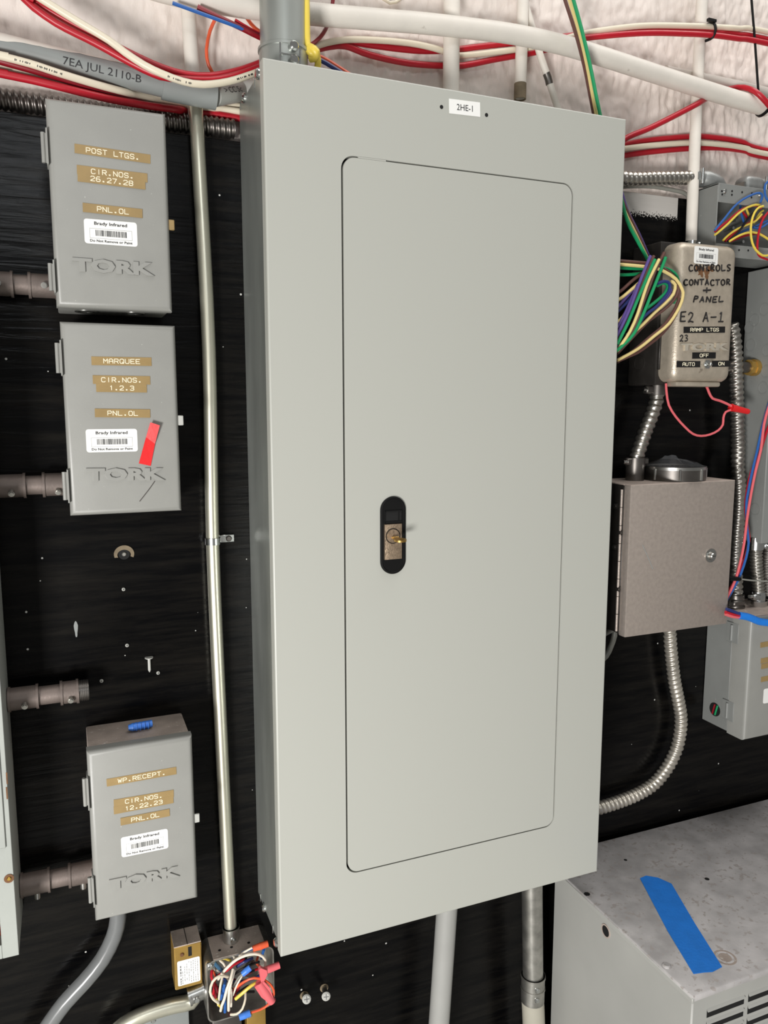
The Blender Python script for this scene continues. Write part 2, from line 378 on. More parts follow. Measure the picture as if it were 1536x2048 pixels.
def sticker(parent, c, w_, h, Y, d=RX, f=None):
    if f: c = f(*c)
    c = P(*c, Y); u = V((-d.z, 0, d.x))
    poly = [c+d*x+u*z for x, z in rrect(-w_/2, w_/2, -h/2, h/2, .003, 4)]
    t = part('sticker', prism(poly, V((0, -.0003, 0))), 'sticker', parent, 'white barcode sticker', 0)
    q = t
    o = V((0, -.0003, 0))
    part('lettering', join(text_geo('Brady Infrared', w_*.62, h*.17, c+u*h*.32+o, d, u, .0002, .02), text_geo('Do Not Remove or Paint', w_*.8, h*.1, c-u*h*.37+o, d, u, .0002, .02)), 'ink', q, None, 0)
    bars = []; x = -w_*.29; rnd = random.Random(5)
    while x < w_*.29:
        bw = rnd.choice((.5, .5, 1, 1.5))*w_*.011
        k = c+d*x+o-u*h*.05
        bars.append(prism([k-u*h*.12, k+d*bw-u*h*.12, k+d*bw+u*h*.12, k+u*h*.12], V((0, -.0002, 0)))); x += bw+rnd.choice((.5, 1, 1))*w_*.012
    part('barcode', join(*bars), 'ink', q, None, 0)
    k = c+o-u*h*.07; W2, H2, e = w_*.4, h*.2, w_*.004
    fr = [prism([k+d*a+u*b_, k+d*a2+u*b_, k+d*a2+u*b2, k+d*a+u*b2], V((0, -.0001, 0))) for a, a2, b_, b2 in
          ((-W2, W2, H2-e, H2), (-W2, W2, -H2, -H2+e), (-W2, -W2+e, -H2, H2), (W2-e, W2, -H2, H2))]
    part('barcode_frame', join(*fr), 'ink_gray', q, None, 0)
    return t

def stick(pts, Y, r=.0007):
    return tube(pts, r, 5, .003, sm=True)
STROKES = {
 'C': [[(.9, .85), (.5, 1), (.15, .7), (.1, .3), (.4, 0), (.95, .12)]],
 'O': [[(.5, 1), (.12, .75), (.12, .25), (.5, 0), (.9, .3), (.85, .8), (.5, 1)]],
 'N': [[(.05, 0), (.1, .5), (.12, 1)], [(.12, 1), (.5, .5), (.85, 0)], [(.85, 0), (.88, .5), (.95, 1)]],
 'T': [[(0, .95), (.5, .97), (1, 1)], [(.5, .97), (.48, .5), (.45, 0)]],
 'R': [[(.15, 0), (.15, .5), (.2, 1)], [(.2, 1), (.8, .9), (.75, .6), (.2, .5)], [(.3, .5), (.6, .25), (.95, 0)]],
 'L': [[(.15, 1), (.12, .5), (.1, .03)], [(.1, .03), (.5, .05), (.95, .1)]],
 'S': [[(.9, .9), (.5, 1), (.15, .8), (.45, .52), (.85, .3), (.55, .02), (.1, .1)]],
 'A': [[(.05, 0), (.3, .5), (.5, 1)], [(.5, 1), (.7, .5), (.9, 0)], [(.2, .35), (.5, .38), (.8, .35)]],
 'P': [[(.1, -.1), (.15, .5), (.25, 1)], [(.25, 1), (.85, .9), (.8, .6), (.2, .48)]],
 'E': [[(.9, 1), (.5, .98), (.15, .95)], [(.15, .95), (.12, .5), (.1, .03)], [(.12, .5), (.4, .52), (.75, .52)], [(.1, .03), (.5, .02), (.9, .05)]],
 '+': [[(.5, 1), (.48, .5), (.45, 0)], [(0, .45), (.5, .5), (1, .55)]],
 '2': [[(.1, .75), (.35, 1), (.8, .85), (.65, .5), (.1, .03)], [(.1, .03), (.5, .1), (.95, .02)]],
 '3': [[(.1, .9), (.5, 1), (.8, .8), (.4, .52)], [(.4, .52), (.85, .4), (.75, .1), (.1, .05)]],
 '1': [[(.3, .8), (.55, 1), (.5, .5), (.45, .02)], [(.1, .02), (.5, .03), (.9, .02)]],
 '-': [[(.05, .5), (.5, .5), (.95, .52)]], ' ': [],
}
def handwrite(s, x0, x1, ytop, ybot, Y, f, r=.0007, lean=0):
    gs = []; n = len(s); cw = (x1-x0)/n; rnd = random.Random(len(s)*7+ord(s[0]))
    for i, ch in enumerate(s):
        dy = rnd.uniform(-.06, .06)
        for st in STROKES[ch]:
            pts = [P(*f(x0+cw*(i+.08+.8*(a+lean*b)), ybot+(ytop-ybot)*(b+dy)), Y) for a, b in st]
            gs.append(tube(pts, r, 5, .004))
    return join(*gs)

# ------------------------------------------------------------------ cables and wires are queued, then eased apart in depth so that none cuts another
import numpy as np
QUEUE = {}; STATIC = {}
def later(cluster, name, pts, r, m, label, cat, group=None, step=.01, n=8):
    q = dict(name=name, pts=pts, r=r, m=m, label=label, cat=cat, group=group, step=step, n=n); QUEUE.setdefault(cluster, []).append(q); return q
def still(cluster, pts, r): STATIC.setdefault(cluster, []).append((smooth(pts, .004), r)); return pts
def settle(cluster, ymax=None, iters=40):
    Q = QUEUE.get(cluster, [])
    P0, rad, idx = [], [], []
    for k, q in enumerate(Q):
        for p in smooth(q['pts'], q['step']): P0.append(p); rad.append(q['r']); idx.append(k)
    sp, sr = [], []
    for pts, r in STATIC.get(cluster, []):
        for p in pts: sp.append(p); sr.append(r)
    P0 = np.array([tuple(p) for p in P0]); rad = np.array(rad); idx = np.array(idx); n = len(P0); c = np.array(tuple(CAM))
    D = P0-c; D /= np.linalg.norm(D, axis=1)[:, None]
    t = np.zeros(n); SP = np.array([tuple(p) for p in sp]) if sp else np.zeros((0, 3)); SR = np.array(sr)
    tmax = np.full(n, 1e9) if ymax is None else np.maximum(0, (ymax-rad-P0[:, 1])/D[:, 1])
    same = idx[:, None] == idx[None, :]
    for it in range(iters):
        X = P0+D*t[:, None]; mv = np.zeros(n)
        A = X[:, None, :]-X[None, :, :]; al = (A*D[:, None, :]).sum(2); pe = np.maximum(0, (A*A).sum(2)-al*al)
        RR = rad[:, None]+rad[None, :]+.0004; need = np.sqrt(np.maximum(0, RR*RR-pe)); need[same] = 0
        sg = np.where(al > 0, 1, np.where(al < 0, -1, np.where(idx[:, None] > idx[None, :], 1, -1)))
        de = np.where(need > np.abs(al), (need-np.abs(al)), 0)
        mv += np.where(sg > 0, de, 0).max(1)*.5-np.where(sg < 0, de, 0).max(1)*.5
        if len(SP):
            A = X[:, None, :]-SP[None, :, :]; al = (A*D[:, None, :]).sum(2); pe = np.maximum(0, (A*A).sum(2)-al*al)
            RR = rad[:, None]+SR[None, :]+.0004; need = np.sqrt(np.maximum(0, RR*RR-pe)); de = np.where(need > np.abs(al), need-np.abs(al), 0)
            mv += np.where(al > 0, de, 0).max(1)-np.where(al <= 0, de, 0).max(1)
        t = np.minimum(t+mv*.7, tmax)
        if it < iters-6:
            for k in range(len(Q)):
                w_ = np.where(idx == k)[0]; v = t[w_]
                if len(v) > 2: v[1:-1] = .25*v[:-2]+.5*v[1:-1]+.25*v[2:]; t[w_] = v
    X = P0+D*t[:, None]
    for k, q in enumerate(Q):
        q['final'] = [V(x) for x in X[idx == k]]
        q['obj'] = solo(q['name'], tube(q['final'], q['r'], q['n'], sm=False), 'w_'+q['m'], q['label'], q['cat'], q['group'])

# ================================================================== THE SETTING
# rough white wall above and behind the plywood: real relief
def rough_wall():
    from mathutils import noise
    x0, x1, z0, z1, d = -.75, 1.6, 1.82, 2.4, .003
    nx, nz = int((x1-x0)/d), int((z1-z0)/d); vs, fs = [], []
    for j in range(nz+1):
        for i in range(nx+1):
            x, z = x0+i*d, z0+j*d
            h = noise.noise(V((x*85, 0, z*36)))*.0034+noise.noise(V((x*14, 5, z*9)))*.002+noise.noise(V((x*170, 9, z*80)))*.0022
            vs.append((x, .0215-h, z))
    for j in range(nz):
        for i in range(nx):
            a = j*(nx+1)+i; fs.append((a, a+1, a+nx+2, a+nx+1))
    lo = len(vs)
    vs += [(-3, .024, 0), (3.2, .024, 0), (3.2, .024, 3.4), (-3, .024, 3.4)]
    fs.append((lo, lo+1, lo+2, lo+3))
    return vs, fs
struct('wall_back', rough_wall(), 'rough_wall', 60)
struct('floor', box(-3, 3.2, -3.6, .03, -.05, 0), 'cabinet_side')
ply = struct('wall_backboard', box(-1.3, 1.9, 0, .018, .05, 1.866, .001, 1), 'plywood')

# ================================================================== MAIN PANELBOARD
PW, PD, Z0, Z1 = .508, .1444, .8, 1.9135
def panelboard():
    t = thing('panelboard', 'large light gray electrical panelboard with a locked door, labelled 2HE-1', 'electrical panel', (PW/2, 0, Z0))
    part('cabinet', box(.003, PW-.003, -.132, 0, Z0+.003, Z1-.003, .001, 1), 'galvanized', t, 'galvanized steel cabinet')
    # cover: flat trim with a rounded opening and bent edges
    dx0, dx1, dz0, dz1 = .0925, .4245, .895, 1.8195
    inner = rrect(dx0, dx1, dz0, dz1, .016, 8); k = 9
    def outer(i, e):
        c = i//k; x, z = inner[i]
        return ((PW-e, Z1-e), (e, Z1-e), (e, Z0+e), (PW-e, Z0+e))[c]
    n = len(inner); vs, fs = [], []
    loops = []
    def loop(fn, y):
        o = len(vs); vs.extend([V((fn(i)[0], y, fn(i)[1])) for i in range(n)]); loops.append(o)
    loop(lambda i: inner[i], -.134); loop(lambda i: inner[i], -PD)
    loop(lambda i: outer(i, .002), -PD); loop(lambda i: outer(i, .0006), -PD+.0006); loop(lambda i: outer(i, 0), -PD+.002); loop(lambda i: outer(i, 0), -.128); loop(lambda i: outer(i, .0035), -.128)
    for a, b in zip(loops, loops[1:]):
        for i in range(n):
            j = (i+1) % n; f = [a+i, a+j, b+j, b+i]; q = []
            for ix in f:
                if all((vs[ix]-vs[iy]).length > 1e-7 for iy in q): q.append(ix)
            if len(q) > 2: fs.append(tuple(q))
    part('cover', (vs, fs), 'panel_gray', t, 'light gray painted cover', 10)
    part('shadow_gap', prism([V((x, -.1335, z)) for x, z in rrect(dx0-.004, dx1+.004, dz0-.004, dz1+.004, .018)], (0, .001, 0)), 'void', t, 'black sheet painting the shade in the gap around the door', 0)  # near-black sheet behind the door gap, its shade put in as colour
    g1 = rrect(dx0+.0029, dx1-.0016, dz0+.0012, dz1-.0014, .0148, 8); g0 = rrect(dx0+.0036, dx1-.0022, dz0+.0018, dz1-.002, .0142, 8)
    n1 = len(g1); dv = [V((x, -.1342, z)) for x, z in g1]+[V((x, -.1436, z)) for x, z in g1]+[V((x, -.1444, z)) for x, z in g0]
    df = [tuple(range(2*n1, 3*n1))]+[(a*n1+i, a*n1+(i+1) % n1, (a+1)*n1+(i+1) % n1, (a+1)*n1+i) for a in (0, 1) for i in range(n1)]
    part('door', (dv, df), 'panel_gray', t, 'door leaf', 30)
    part('door_stop', join(box(dx0+.022, dx0+.058, -.1444, -.136, dz1-.0016, dz1+.0002)), 'panel_gray', t)
    # latch
    lx0, lx1, lz0, lz1 = .1420, .1772, 1.3045, 1.4065; r = .0175
    def pill(e, k=12): return rrect(lx0+e, lx1-e, lz0+e, lz1-e, r-e, k)
    A, B, C_ = pill(0), pill(.0022), pill(.003); n = len(A)
    bv = [V((x, -.144, z)) for x, z in A]+[V((x, -.1466, z)) for x, z in A]+[V((x, -.147, z)) for x, z in B]+[V((x, -.1458, z)) for x, z in C_]
    bf = [(a*n+i, a*n+(i+1) % n, (a+1)*n+(i+1) % n, (a+1)*n+i) for a in range(3) for i in range(n)]+[tuple(range(3*n, 4*n))]
    la = part('latch', (bv, bf), 'black_plastic', t, 'black plastic pill-shaped latch surround', 30)
    part('finger_recess', join(box(.1482, .1715, -.1472, -.1455, 1.3722, 1.3745), box(.1482, .1715, -.1472, -.1455, 1.3868, 1.3885), box(.1478, .1488, -.1472, -.1455, 1.3722, 1.3885), box(.167, .168, -.147, -.1455, 1.3745, 1.3868)), 'black', la)
    part('recess_floor', box(.1488, .1712, -.1461, -.1455, 1.3745, 1.3868), 'void', la)
    a = P(769, 1049, -.147); b = P(803, 1117, -.147)
    part('lock_plate', box(a.x, b.x, -.1492, -.1455, b.z, a.z, .0012, 2, front(-.1492)), 'bronze_plate', la, 'brushed bronze lock plate')
    c = P(786, 1072, -.1495); part('lock_ring', ringwall((c.x, -.149, c.z), (c.x, -.1496, c.z), .0102, .0093), 'black', la)
    part('lock_cylinder', join(cyl((c.x, -.149, c.z), (c.x, -.1508, c.z), .0092, 28, .0086)), 'bronze_plate', la, 'round lock cylinder')
    # key: blade in the lock, flat oval bow lying level, with a hole
    kz = c.z-.0015; kx = c.x+.001
    key = [box(kx-.0034, kx+.0034, -.164, -.1505, kz-.0011, kz+.0011, .0005, 1), box(kx-.0048, kx+.0048, -.1565, -.1535, kz-.0014, kz+.0014, .0005, 1)]
    n = 24; ring_o = [(math.cos(2*PI*i/n)*.0085, math.sin(2*PI*i/n)*.0082) for i in range(n)]; ring_i = [(math.cos(2*PI*i/n)*.0022-.0042, math.sin(2*PI*i/n)*.0022) for i in range(n)]
    kv, kf = [], []
    for sgn in (-1, 1):
        for ro in (ring_o, ring_i):
            for (q, x) in ro: kv.append(V((kx+x, -.1705+q, kz+sgn*.0012-.12*(q-.0085)*-1*.6)))
    for i in range(n):
        j = (i+1) % n
        kf += [(i, j, n+j, n+i), (2*n+i, 2*n+j, 3*n+j, 3*n+i), (i, j, 2*n+j, 2*n+i), (n+i, n+j, 3*n+j, 3*n+i)]
    key.append((kv, kf))
    part('key', join(*key), 'key_brass', la, 'small brass key in the lock', 30)
    # label and factory holes
    a, b = P(898, 212, -PD), P(960, 219.5, -PD)
    g, d, u = plate(a, b, .0172, .0004, -PD); s = part('label_plate', g, 'sticker', t, 'white label reading 2HE-1', 0)
    part('lettering', text_geo('2HE-1', .0225, .0072, (a+b)/2+V((0, -.0004, 0)), d, u, .0002, 0), 'ink', s, None, 0)
    for p in ((883, 214), (973, 230)):
        c = P(*p, -PD); part('mounting_hole', cyl(c+V((0, .001, 0)), c+V((0, -.0002, 0)), .0024, 14), 'void', t)
    for p in ((518, 148), (489, 196), (529, 1815), (554, 1884)):
        c = PX(*p, .003); s = part('screw', screw_head((.003, c.y, c.z), (-1, 0, 0), .0062, .0042), 'zinc', t)
    for p in ((509, 166), (481, 210), (521, 1795), (546, 1858)):
        c = PX(*p, .003); part('slot', box(.0022, .0032, c.y-.0012, c.y+.0012, c.z-.006, c.z+.006, .0003, 1), 'zinc', t)
panelboard()

# ================================================================== TIMER BOXES (left column)
def timer_box(label, x0, x1, z0, z1, dep, tapes, stk, logo, hinges, latch_z, body='timer_gray', f=None, slope=0, knock=False, stkw=.0575):
    t = thing('timer_box', label, 'timer box', ((x0+x1)/2, 0, z0), 'gray timer boxes')
    yb = -dep+.017
    part('body', box(x0+.0015, x1-.0015, yb-.004, 0, z0+.002, z1-.002, .002, 2), body, t)
    cv = part('cover', box(x0, x1, -dep, yb, z0, z1, .0065, 4, front(-dep)), 'timer_gray', t)
    Y = -dep-.00005
    for i, (s, L, R, wd) in enumerate(tapes): label_tape(t, s, L, R, .0099, Y, 'tape_gold', 'letter_white', wd, f, .0005+.0001*i)
    sticker(t, stk, stkw, stkw*.47, Y, V((1, 0, slope)).normalized(), f)
    if logo:
        (lx0, ly), (lx1, ly1), h = logo
        if f: a, b = P(*f(lx0, ly), -dep), P(*f(lx1, ly1), -dep)
        else: a, b = P(lx0, ly, -dep), P(lx1, ly1, -dep)
        d = (b-a).normalized(); u = V((-d.z, 0, d.x))
        part('embossed_lettering', text_geo('TORK', (b-a).length, h, (a+b)/2+V((0, .0003, 0)), d, u, .0024, .02, .03), 'timer_gray', cv, None, 20)
    for hz0, hz1 in hinges:
        h = part('hinge', join(box(x0-.0045, x0+.001, yb-.012, yb-.009, hz0, hz1, .0006, 1), box(x0-.0015, x0+.0005, yb-.02, yb+.004, hz0-.003, hz1+.003, .0005, 1)), 'timer_gray', t)
        part('hinge_pin', cyl((x0-.0045, yb-.011, hz0), (x0-.0045, yb-.011, hz1), .0024, 10), 'timer_gray', h)
    part('latch_tab', join(box(x1-.001, x1+.0065, yb-.012, yb-.009, latch_z-.006, latch_z+.006, .0008, 1)), 'tape_gold' if knock else 'pvc_pale', t)
    if knock:
        for kx in (x0+.033, x0+.088):
            part('knockout', join(ringwall((kx, -.04, z0+.003), (kx, -.04, z0+.0008), .0135, .0118), ringwall((kx, -.04, z0+.003), (kx, -.04, z0+.001), .0095, .0080)), 'steel', t)
    return t
c1, c2, c3 = crop(0, 160, 3.657), crop(0, 600, 2.954), crop(0, 1380, 2.954)
timer_box('gray timer box taped POST LTGS, topmost beside the tall thin conduit', -.2305, -.1025, 1.634, 1.858, .09,
          [('POST LTGS.', (545, 500), (1100, 580), .70), ('CIR.NOS.', (562, 655), (1078, 718), .60), ('26.27.28', (567, 708), (1063, 770), .62), ('PNL.OL', (605, 932), (1042, 978), .52)],
          (812, 1118), ((528, 1350), (1128, 1388), .0155), [(1.79, 1.822), (1.652, 1.682)], 1.735, f=c1, knock=True)
t2 = timer_box('gray timer box taped MARQUEE with a red tape strip, below the POST LTGS box', -.228, -.100, 1.394, 1.618, .09,
          [('MARQUEE', (540, 359), (895, 365), .6), ('CIR.NOS.', (548, 470), (887, 475), .7), ('1.2.3', (568, 518), (867, 522), .48), ('PNL.OL', (560, 667), (887, 671), .54)],
          (662, 830), ((508, 1032), (975, 1028), .0155), [(1.56, 1.594), (1.413, 1.446)], 1.505, f=c2)
t3 = timer_box('gray timer box taped WP.RECEPT with a dusty top, standing alone low on the board', -.2245, -.097, .8745, 1.1015, .09,
          [('WP.RECEPT.', (630, 548), (1042, 475), .68), ('CIR.NOS.', (672, 670), (1026, 610), .62), ('12.22.23', (672, 712), (1024, 645), .62), ('PNL.OL', (712, 778), (1002, 722), .56)],
          (856, 903), ((645, 1152), (1062, 1065), .0155), [(1.03, 1.066), (.90, .934)], .985, body='timer_dusty', f=c3)
# dark scratch on the middle box, red tape strip
g = tube([P(*c2(915, 1070), -.0901), P(*c2(880, 1120), -.0902), P(*c2(825, 1190), -.0901)], .0006, 5)
part('scratch', g, 'dark_steel', t2)
Yt = -.0902
q = [P(*c2(*p), Yt) for p in ((820, 965), (890, 980), (915, 850), (940, 740), (885, 722), (862, 810))]
top = [V(p) for p in q]
for i, dy in ((2, .001), (3, .007), (4, .006), (5, .001)): top[i].y -= dy
rt = (top+[p+V((0, -.0006, 0)) for p in top], [])
n = 6; quads = [(0, 1, 2, 5), (5, 2, 3, 4)]
rt = (rt[0], [qd for qd in quads]+[tuple(i+n for i in qd)[::-1] for qd in quads]+[(i, (i+1) % n, n+(i+1) % n, n+i) for i in range(n)])
solo('tape_strip', rt, 'red_tape', 'short strip of red tape stuck on the MARQUEE timer box', 'tape', sa=0)
# top of the lowest box: dusty ring mark and blue plug
a = P(*c3(790, 155), -.03)
part('dust_ring', ringwall((-.152, -.03, 1.098), (-.152, -.03, 1.1005), .0155, .0125), 'timer_dusty', t3)
bp = V((-.166, -.044, 1.1065))
pl = [cyl(bp, bp+V((.024, .002, .0005)), .0052, 12, .0048), cyl(bp+V((-.006, 0, 0)), bp, .0035, 12, .0055)]
for i in range(4): pl.append(cyl(bp+V((.003+i*.005, 0, 0)), bp+V((.0045+i*.005, 0, 0)), .0058, 12))
solo('wall_anchor', join(*pl), 'blue_plug', 'blue plastic wall plug lying on the dusty WP.RECEPT box', 'wall plug')

# ================================================================== CONDUITS AND PIPES
def connector(parent, p0, p1, r, m='dusty_pipe', scr=None, flange=True):
    p0, p1 = V(p0), V(p1); d = (p1-p0).normalized()
    g = [cyl(p0, p1, r, 24)]
    if flange: g += [cyl(p0, p0+d*.003, r*1.1, 24), cyl(p1-d*.003, p1, r*1.1, 24)]
    c = part('connector', join(*g), m, parent)
    for s in scr or []:
        s = V(s); o = p0.lerp(p1, .55)+s.normalized()*r*.9
        part('set_screw', join(cyl(o, o+s.normalized()*r*.45, r*.26, 12), cyl(o+s.normalized()*r*.45, o+s.normalized()*r*.55, r*.2, 12)), 'scuffed_steel', c)
    return c
FV = V((0, -1, -.15)); DN = V((0, -.5, -1))
# thin vertical conduit left of the panel
t = thing('conduit', 'thin bare silver conduit running straight down beside the tall panelboard', 'conduit', (-.045, -.016, .75))
ex, ez = lambda y: y, 0
top, mid, bot = P(390.5, 204, -.008), P(425.5, 1090, -.016), P(462, 1868, -.019)
up0 = P(386, 160, -.006); up = up0+(P(377, 20, -.006)-up0).normalized()*.5
part('pipe', tube([top, P(394, 262, -.014), P(398, 330, -.016), P(418, 700, -.016), mid, P(443, 1480, -.017), bot], .0089, 24, .05), 'emt', t)
still('top', [up, up0, top, P(394, 262, -.014), P(398, 330, -.016)], .0092)
part('painted_section', tube([up, up0, top], .0092, 24, .05), 'paint_white', t, 'white painted upper length')
c = connector(t, bot+V((0, 0, .012)), bot-V((0, 0, .016)), .0115, 'steel', None); part('set_screw', screw_head(bot+V((.001, -.0115, -.003)), (0, -1, 0), .0042, .004), 'zinc', c)
s = P(425.5, 1082, -.016)
st = part('strap', join(ringwall(s-V((0, 0, .0045)), s+V((0, 0, .0045)), .0106, .0089), box(s.x+.008, s.x+.032, -.0035, -.0015, s.z-.0055, s.z+.0055, .0008, 1), box(s.x+.0085, s.x+.0105, -.014, -.0015, s.z-.0045, s.z+.0045)), 'zinc', t, 'one-hole zinc strap')
part('screw', screw_head((s.x+.024, -.0035, s.z), (0, -1, 0), .0042, .003), 'dark_steel', st)

# 2 inch conduit into the top of the panel
t = thing('conduit', 'thick galvanized conduit with a set-screw connector entering the panelboard top', 'conduit', (.043, -.073, Z1))
cx, cy = .0435, -.073
part('pipe', tube(still('top', [V((cx, cy, Z1+.002)), V((cx+.001, cy, 2.45))], .031), .0283, 40, .2), 'galvanized', t)
con = part('connector', join(cyl((cx, cy, Z1-.001), (cx, cy, 1.9545), .0298, 40), ringwall((cx, cy, 1.9515), (cx, cy, 1.9548), .0312, .028, 40), cyl((cx, cy, Z1-.001), (cx, cy, Z1+.004), .034, 40)), 'galvanized', t)
for zz in (1.932, 1.9475):
    a = V((cx+.003, cy-.029, zz)); s = part('set_screw', join(cyl(a, a+V((.0008, -.007, 0)), .0058, 14), cyl(a+V((.0008, -.007, 0)), a+V((.001, -.009, 0)), .0058, 14, .004)), 'zinc', con)
part('connector_rib', join(*[box(cx+o-.0009, cx+o+.0009, cy-.0312+k, cy-.02, Z1+.001, 1.9515) for o, k in ((-.0115, .0032), (.013, .0038))]+[box(cx-.0115, cx+.013, cy-.0306, cy-.02, 1.9385, 1.9395)]), 'zinc', con)

# big white painted pipe across the wall
g = tube(still('top', path([(300, -26), (355, -11), (480, 12), (612, 27), (740, 38), (850, 47), (940, 57), (1029, 69), (1118, 88), (1207, 114), (1296, 143), (1386, 172), (1470, 198), (1534, 216)], -.031), .0132), .0132, 24, .02)
solo('conduit', g, 'paint_white', 'long white painted pipe sagging across the wall above the panelboard', 'conduit')
g = tube([V((.70, .006, 2.058)), V((.86, .006, 2.058)), V((.93, .006, 2.056))], .0105, 20, .03)
solo('conduit', g, 'paint_white', 'short white painted pipe running on the wall behind the long sagging pipe', 'conduit')
# vertical 3/4 white pipe, broken white pipe, white cable
solo('conduit', tube(still('top', [V((.309, -.004, 1.90)), V((.3085, -.004, 2.5))], .0118), .0118, 24, .1), 'paint_white', 'white painted vertical pipe rising behind the panelboard top', 'conduit')
a, b = P(1040, 196, -.004), P(1046, 0, -.004)
t = thing('conduit', 'short white painted pipe broken off just above the panelboard', 'conduit', a)
still('top', [a, a+(b-a)*2.2], .0088); part('pipe', ringwall(a, a+(b-a)*2.2, .0088, .0074, 20), 'paint_white', t)
part('broken_end', join(ringwall(a-V((0, 0, .002)), a+V((0, 0, .02)), .0091, .0076, 20), cyl(a+V((0, 0, .01)), a+V((0, 0, .011)), .0078, 16)), 'bare_wood', t, 'rusty broken end')
cp = crop(850, 0, 2.239)
cab = thing('cable', 'white painted cable slanting down the wall beside the broken pipe', 'cable', P(1118, 214, -.002))
part('jacket', tube(still('top', path([(440, -20), (455, 40), (490, 160), (520, 260), (548, 340), (580, 440), (605, 520)], -.002, cp), .0052), .0052, 12, .012), 'paint_white', cab)
part('black_mark', tube(path([(543, 328), (552, 352), (558, 378)], -.0025, cp), .0056, 12, .01), 'dark_steel', cab)
# right vertical EMT down to the ramp timer
t = thing('conduit', 'white painted vertical conduit dropping into the brown RAMP LTGS box', 'conduit', P(1382, 484, -.028))
part('pipe', tube(still('top', [P(1412, -160, -.012), P(1404, 0, -.012), P(1400, 75, -.012), P(1394, 191, -.014), P(1388, 330, -.022), P(1382, 488, -.028)], .009), .009, 20, .03), 'paint_white', t)
e = P(1382, 488, -.028)
c = part('connector', join(cyl(e+V((0, 0, .004)), e-V((0, 0, .003)), .0108, 20), cyl(e-V((0, 0, .002)), e-V((0, 0, .014)), .0145, 8)), 'zinc', t); part('set_screw', screw_head(e+V((.006, -.0105, -.002)), (.4, -1, 0), .004, .004), 'zinc', c)

# gray plastic conduit, upper left, with white paint and print
cu = crop(0, 0, 2.954)
p0, p1, p2 = P(-60, 77, -.036), P(345, 176, -.036), P(432, 193, -.036)
pe = P(520, 212, -.042)
p0 = p0+(p0-p1).normalized()*.35
t = thing('conduit', 'gray plastic conduit with printed date code, half overpainted white, running to the panelboard', 'conduit', p0)
still('top', [p0, p1], .0136); still('top', [p1, p2], .0158)
part('pipe', tube([p0, p0.lerp(p1, .5), p1], .0131, 28, .05), 'pvc_gray', t)
part('bell_coupling', tube([p1.lerp(p0, .02), p1, p2], .0158, 28, .02), 'pvc_gray', t)
p3 = p2+(p2-p1).normalized()*.0
part('pale_length', tube([p2+V((-.004, 0, .0005)), P(455, 186, -.019), P(480, 181, .0045), P(486, 180, .0045), P(486, 180, .0045)+V((.1, 0, .003)), P(486, 180, .0045)+V((.25, 0, .003))], .0131, 28, .02), 'pvc_pale', t, 'pale gray length of pipe')
d = (p1-p0).normalized(); nn = (V((0, -1, 0))-d*d.dot(V((0, -1, 0)))).normalized(); uu = d.cross(nn); uu = uu if uu.z > 0 else -uu
def wrap(geo, base, d, nn, uu, r):                # flat (d, uu) lettering bent around a pipe of radius r
    vs = []
    bm = bmesh.new(); bv = [bm.verts.new(v) for v in geo[0]]
    for f_ in geo[1]:
        try: bm.faces.new([bv[i_] for i_ in f_])
        except ValueError: pass
    bmesh.ops.triangulate(bm, faces=bm.faces)
    for _ in range(4):
        es = [e_ for e_ in bm.edges if e_.calc_length() > .0016]
        if not es: break
        bmesh.ops.subdivide_edges(bm, edges=es, cuts=1); bmesh.ops.triangulate(bm, faces=bm.faces)
    geo = from_bm(bm)
    for v in geo[0]:
        q = v-base; a = q.dot(d); b = q.dot(uu); h = q.dot(nn)
        an = b/r; vs.append(base+d*a+(nn*math.cos(an)+uu*math.sin(an))*(r+h))
    return vs, geo[1]
def on_pipe(s, px, base_line, r, width, height, shift, m, parent, d=d, nn=nn, uu=uu):
    c = base_line+uu*shift
    g = text_geo(s, width, height, c, d, uu, .0002); g = (g[0], g[1])
    return part('lettering', wrap(g, base_line, d, nn, uu, r), m, parent, None, 0)
bl = P(205, 142, -.036); k = p0+d*((bl-p0).dot(d))
on_pipe('7EA JUL 2110-B', 0, k, .0133, .086, .0108, -.005, 'ink', t)
d2 = (P(470, 189, -.012)-p2).normalized(); n2 = (V((0, -1, 0))-d2*d2.dot(V((0, -1, 0)))).normalized(); u2 = d2.cross(n2); u2 = u2 if u2.z > 0 else -u2
kk = p2+d2*.022; on_pipe('> CC Sc', 0, kk, .0133, .036, .0075, .001, 'ink', t, d2, n2, u2)
# white paint film over the upper half of the pipe
pv, pf = [], []; N = 60; K = 12
for i in range(N+1):
    c = p0.lerp(p1, .08+.88*i/N)
    lo = .02+.06*math.sin(i*.9)+.12*random.random()+max(0, (i-40)/20)*1.2
    for j in range(K+1):
        a = lo+(2.6-lo)*j/K; pv.append(c+(nn*math.cos(a)+uu*math.sin(a))*.01335)
for i in range(N):
    for j in range(K):
        a = i*(K+1)+j; pf.append((a, a+1, a+K+2, a+K+1))
part('white_paint', (pv, pf), 'paint_white', t, 'peeling white paint')

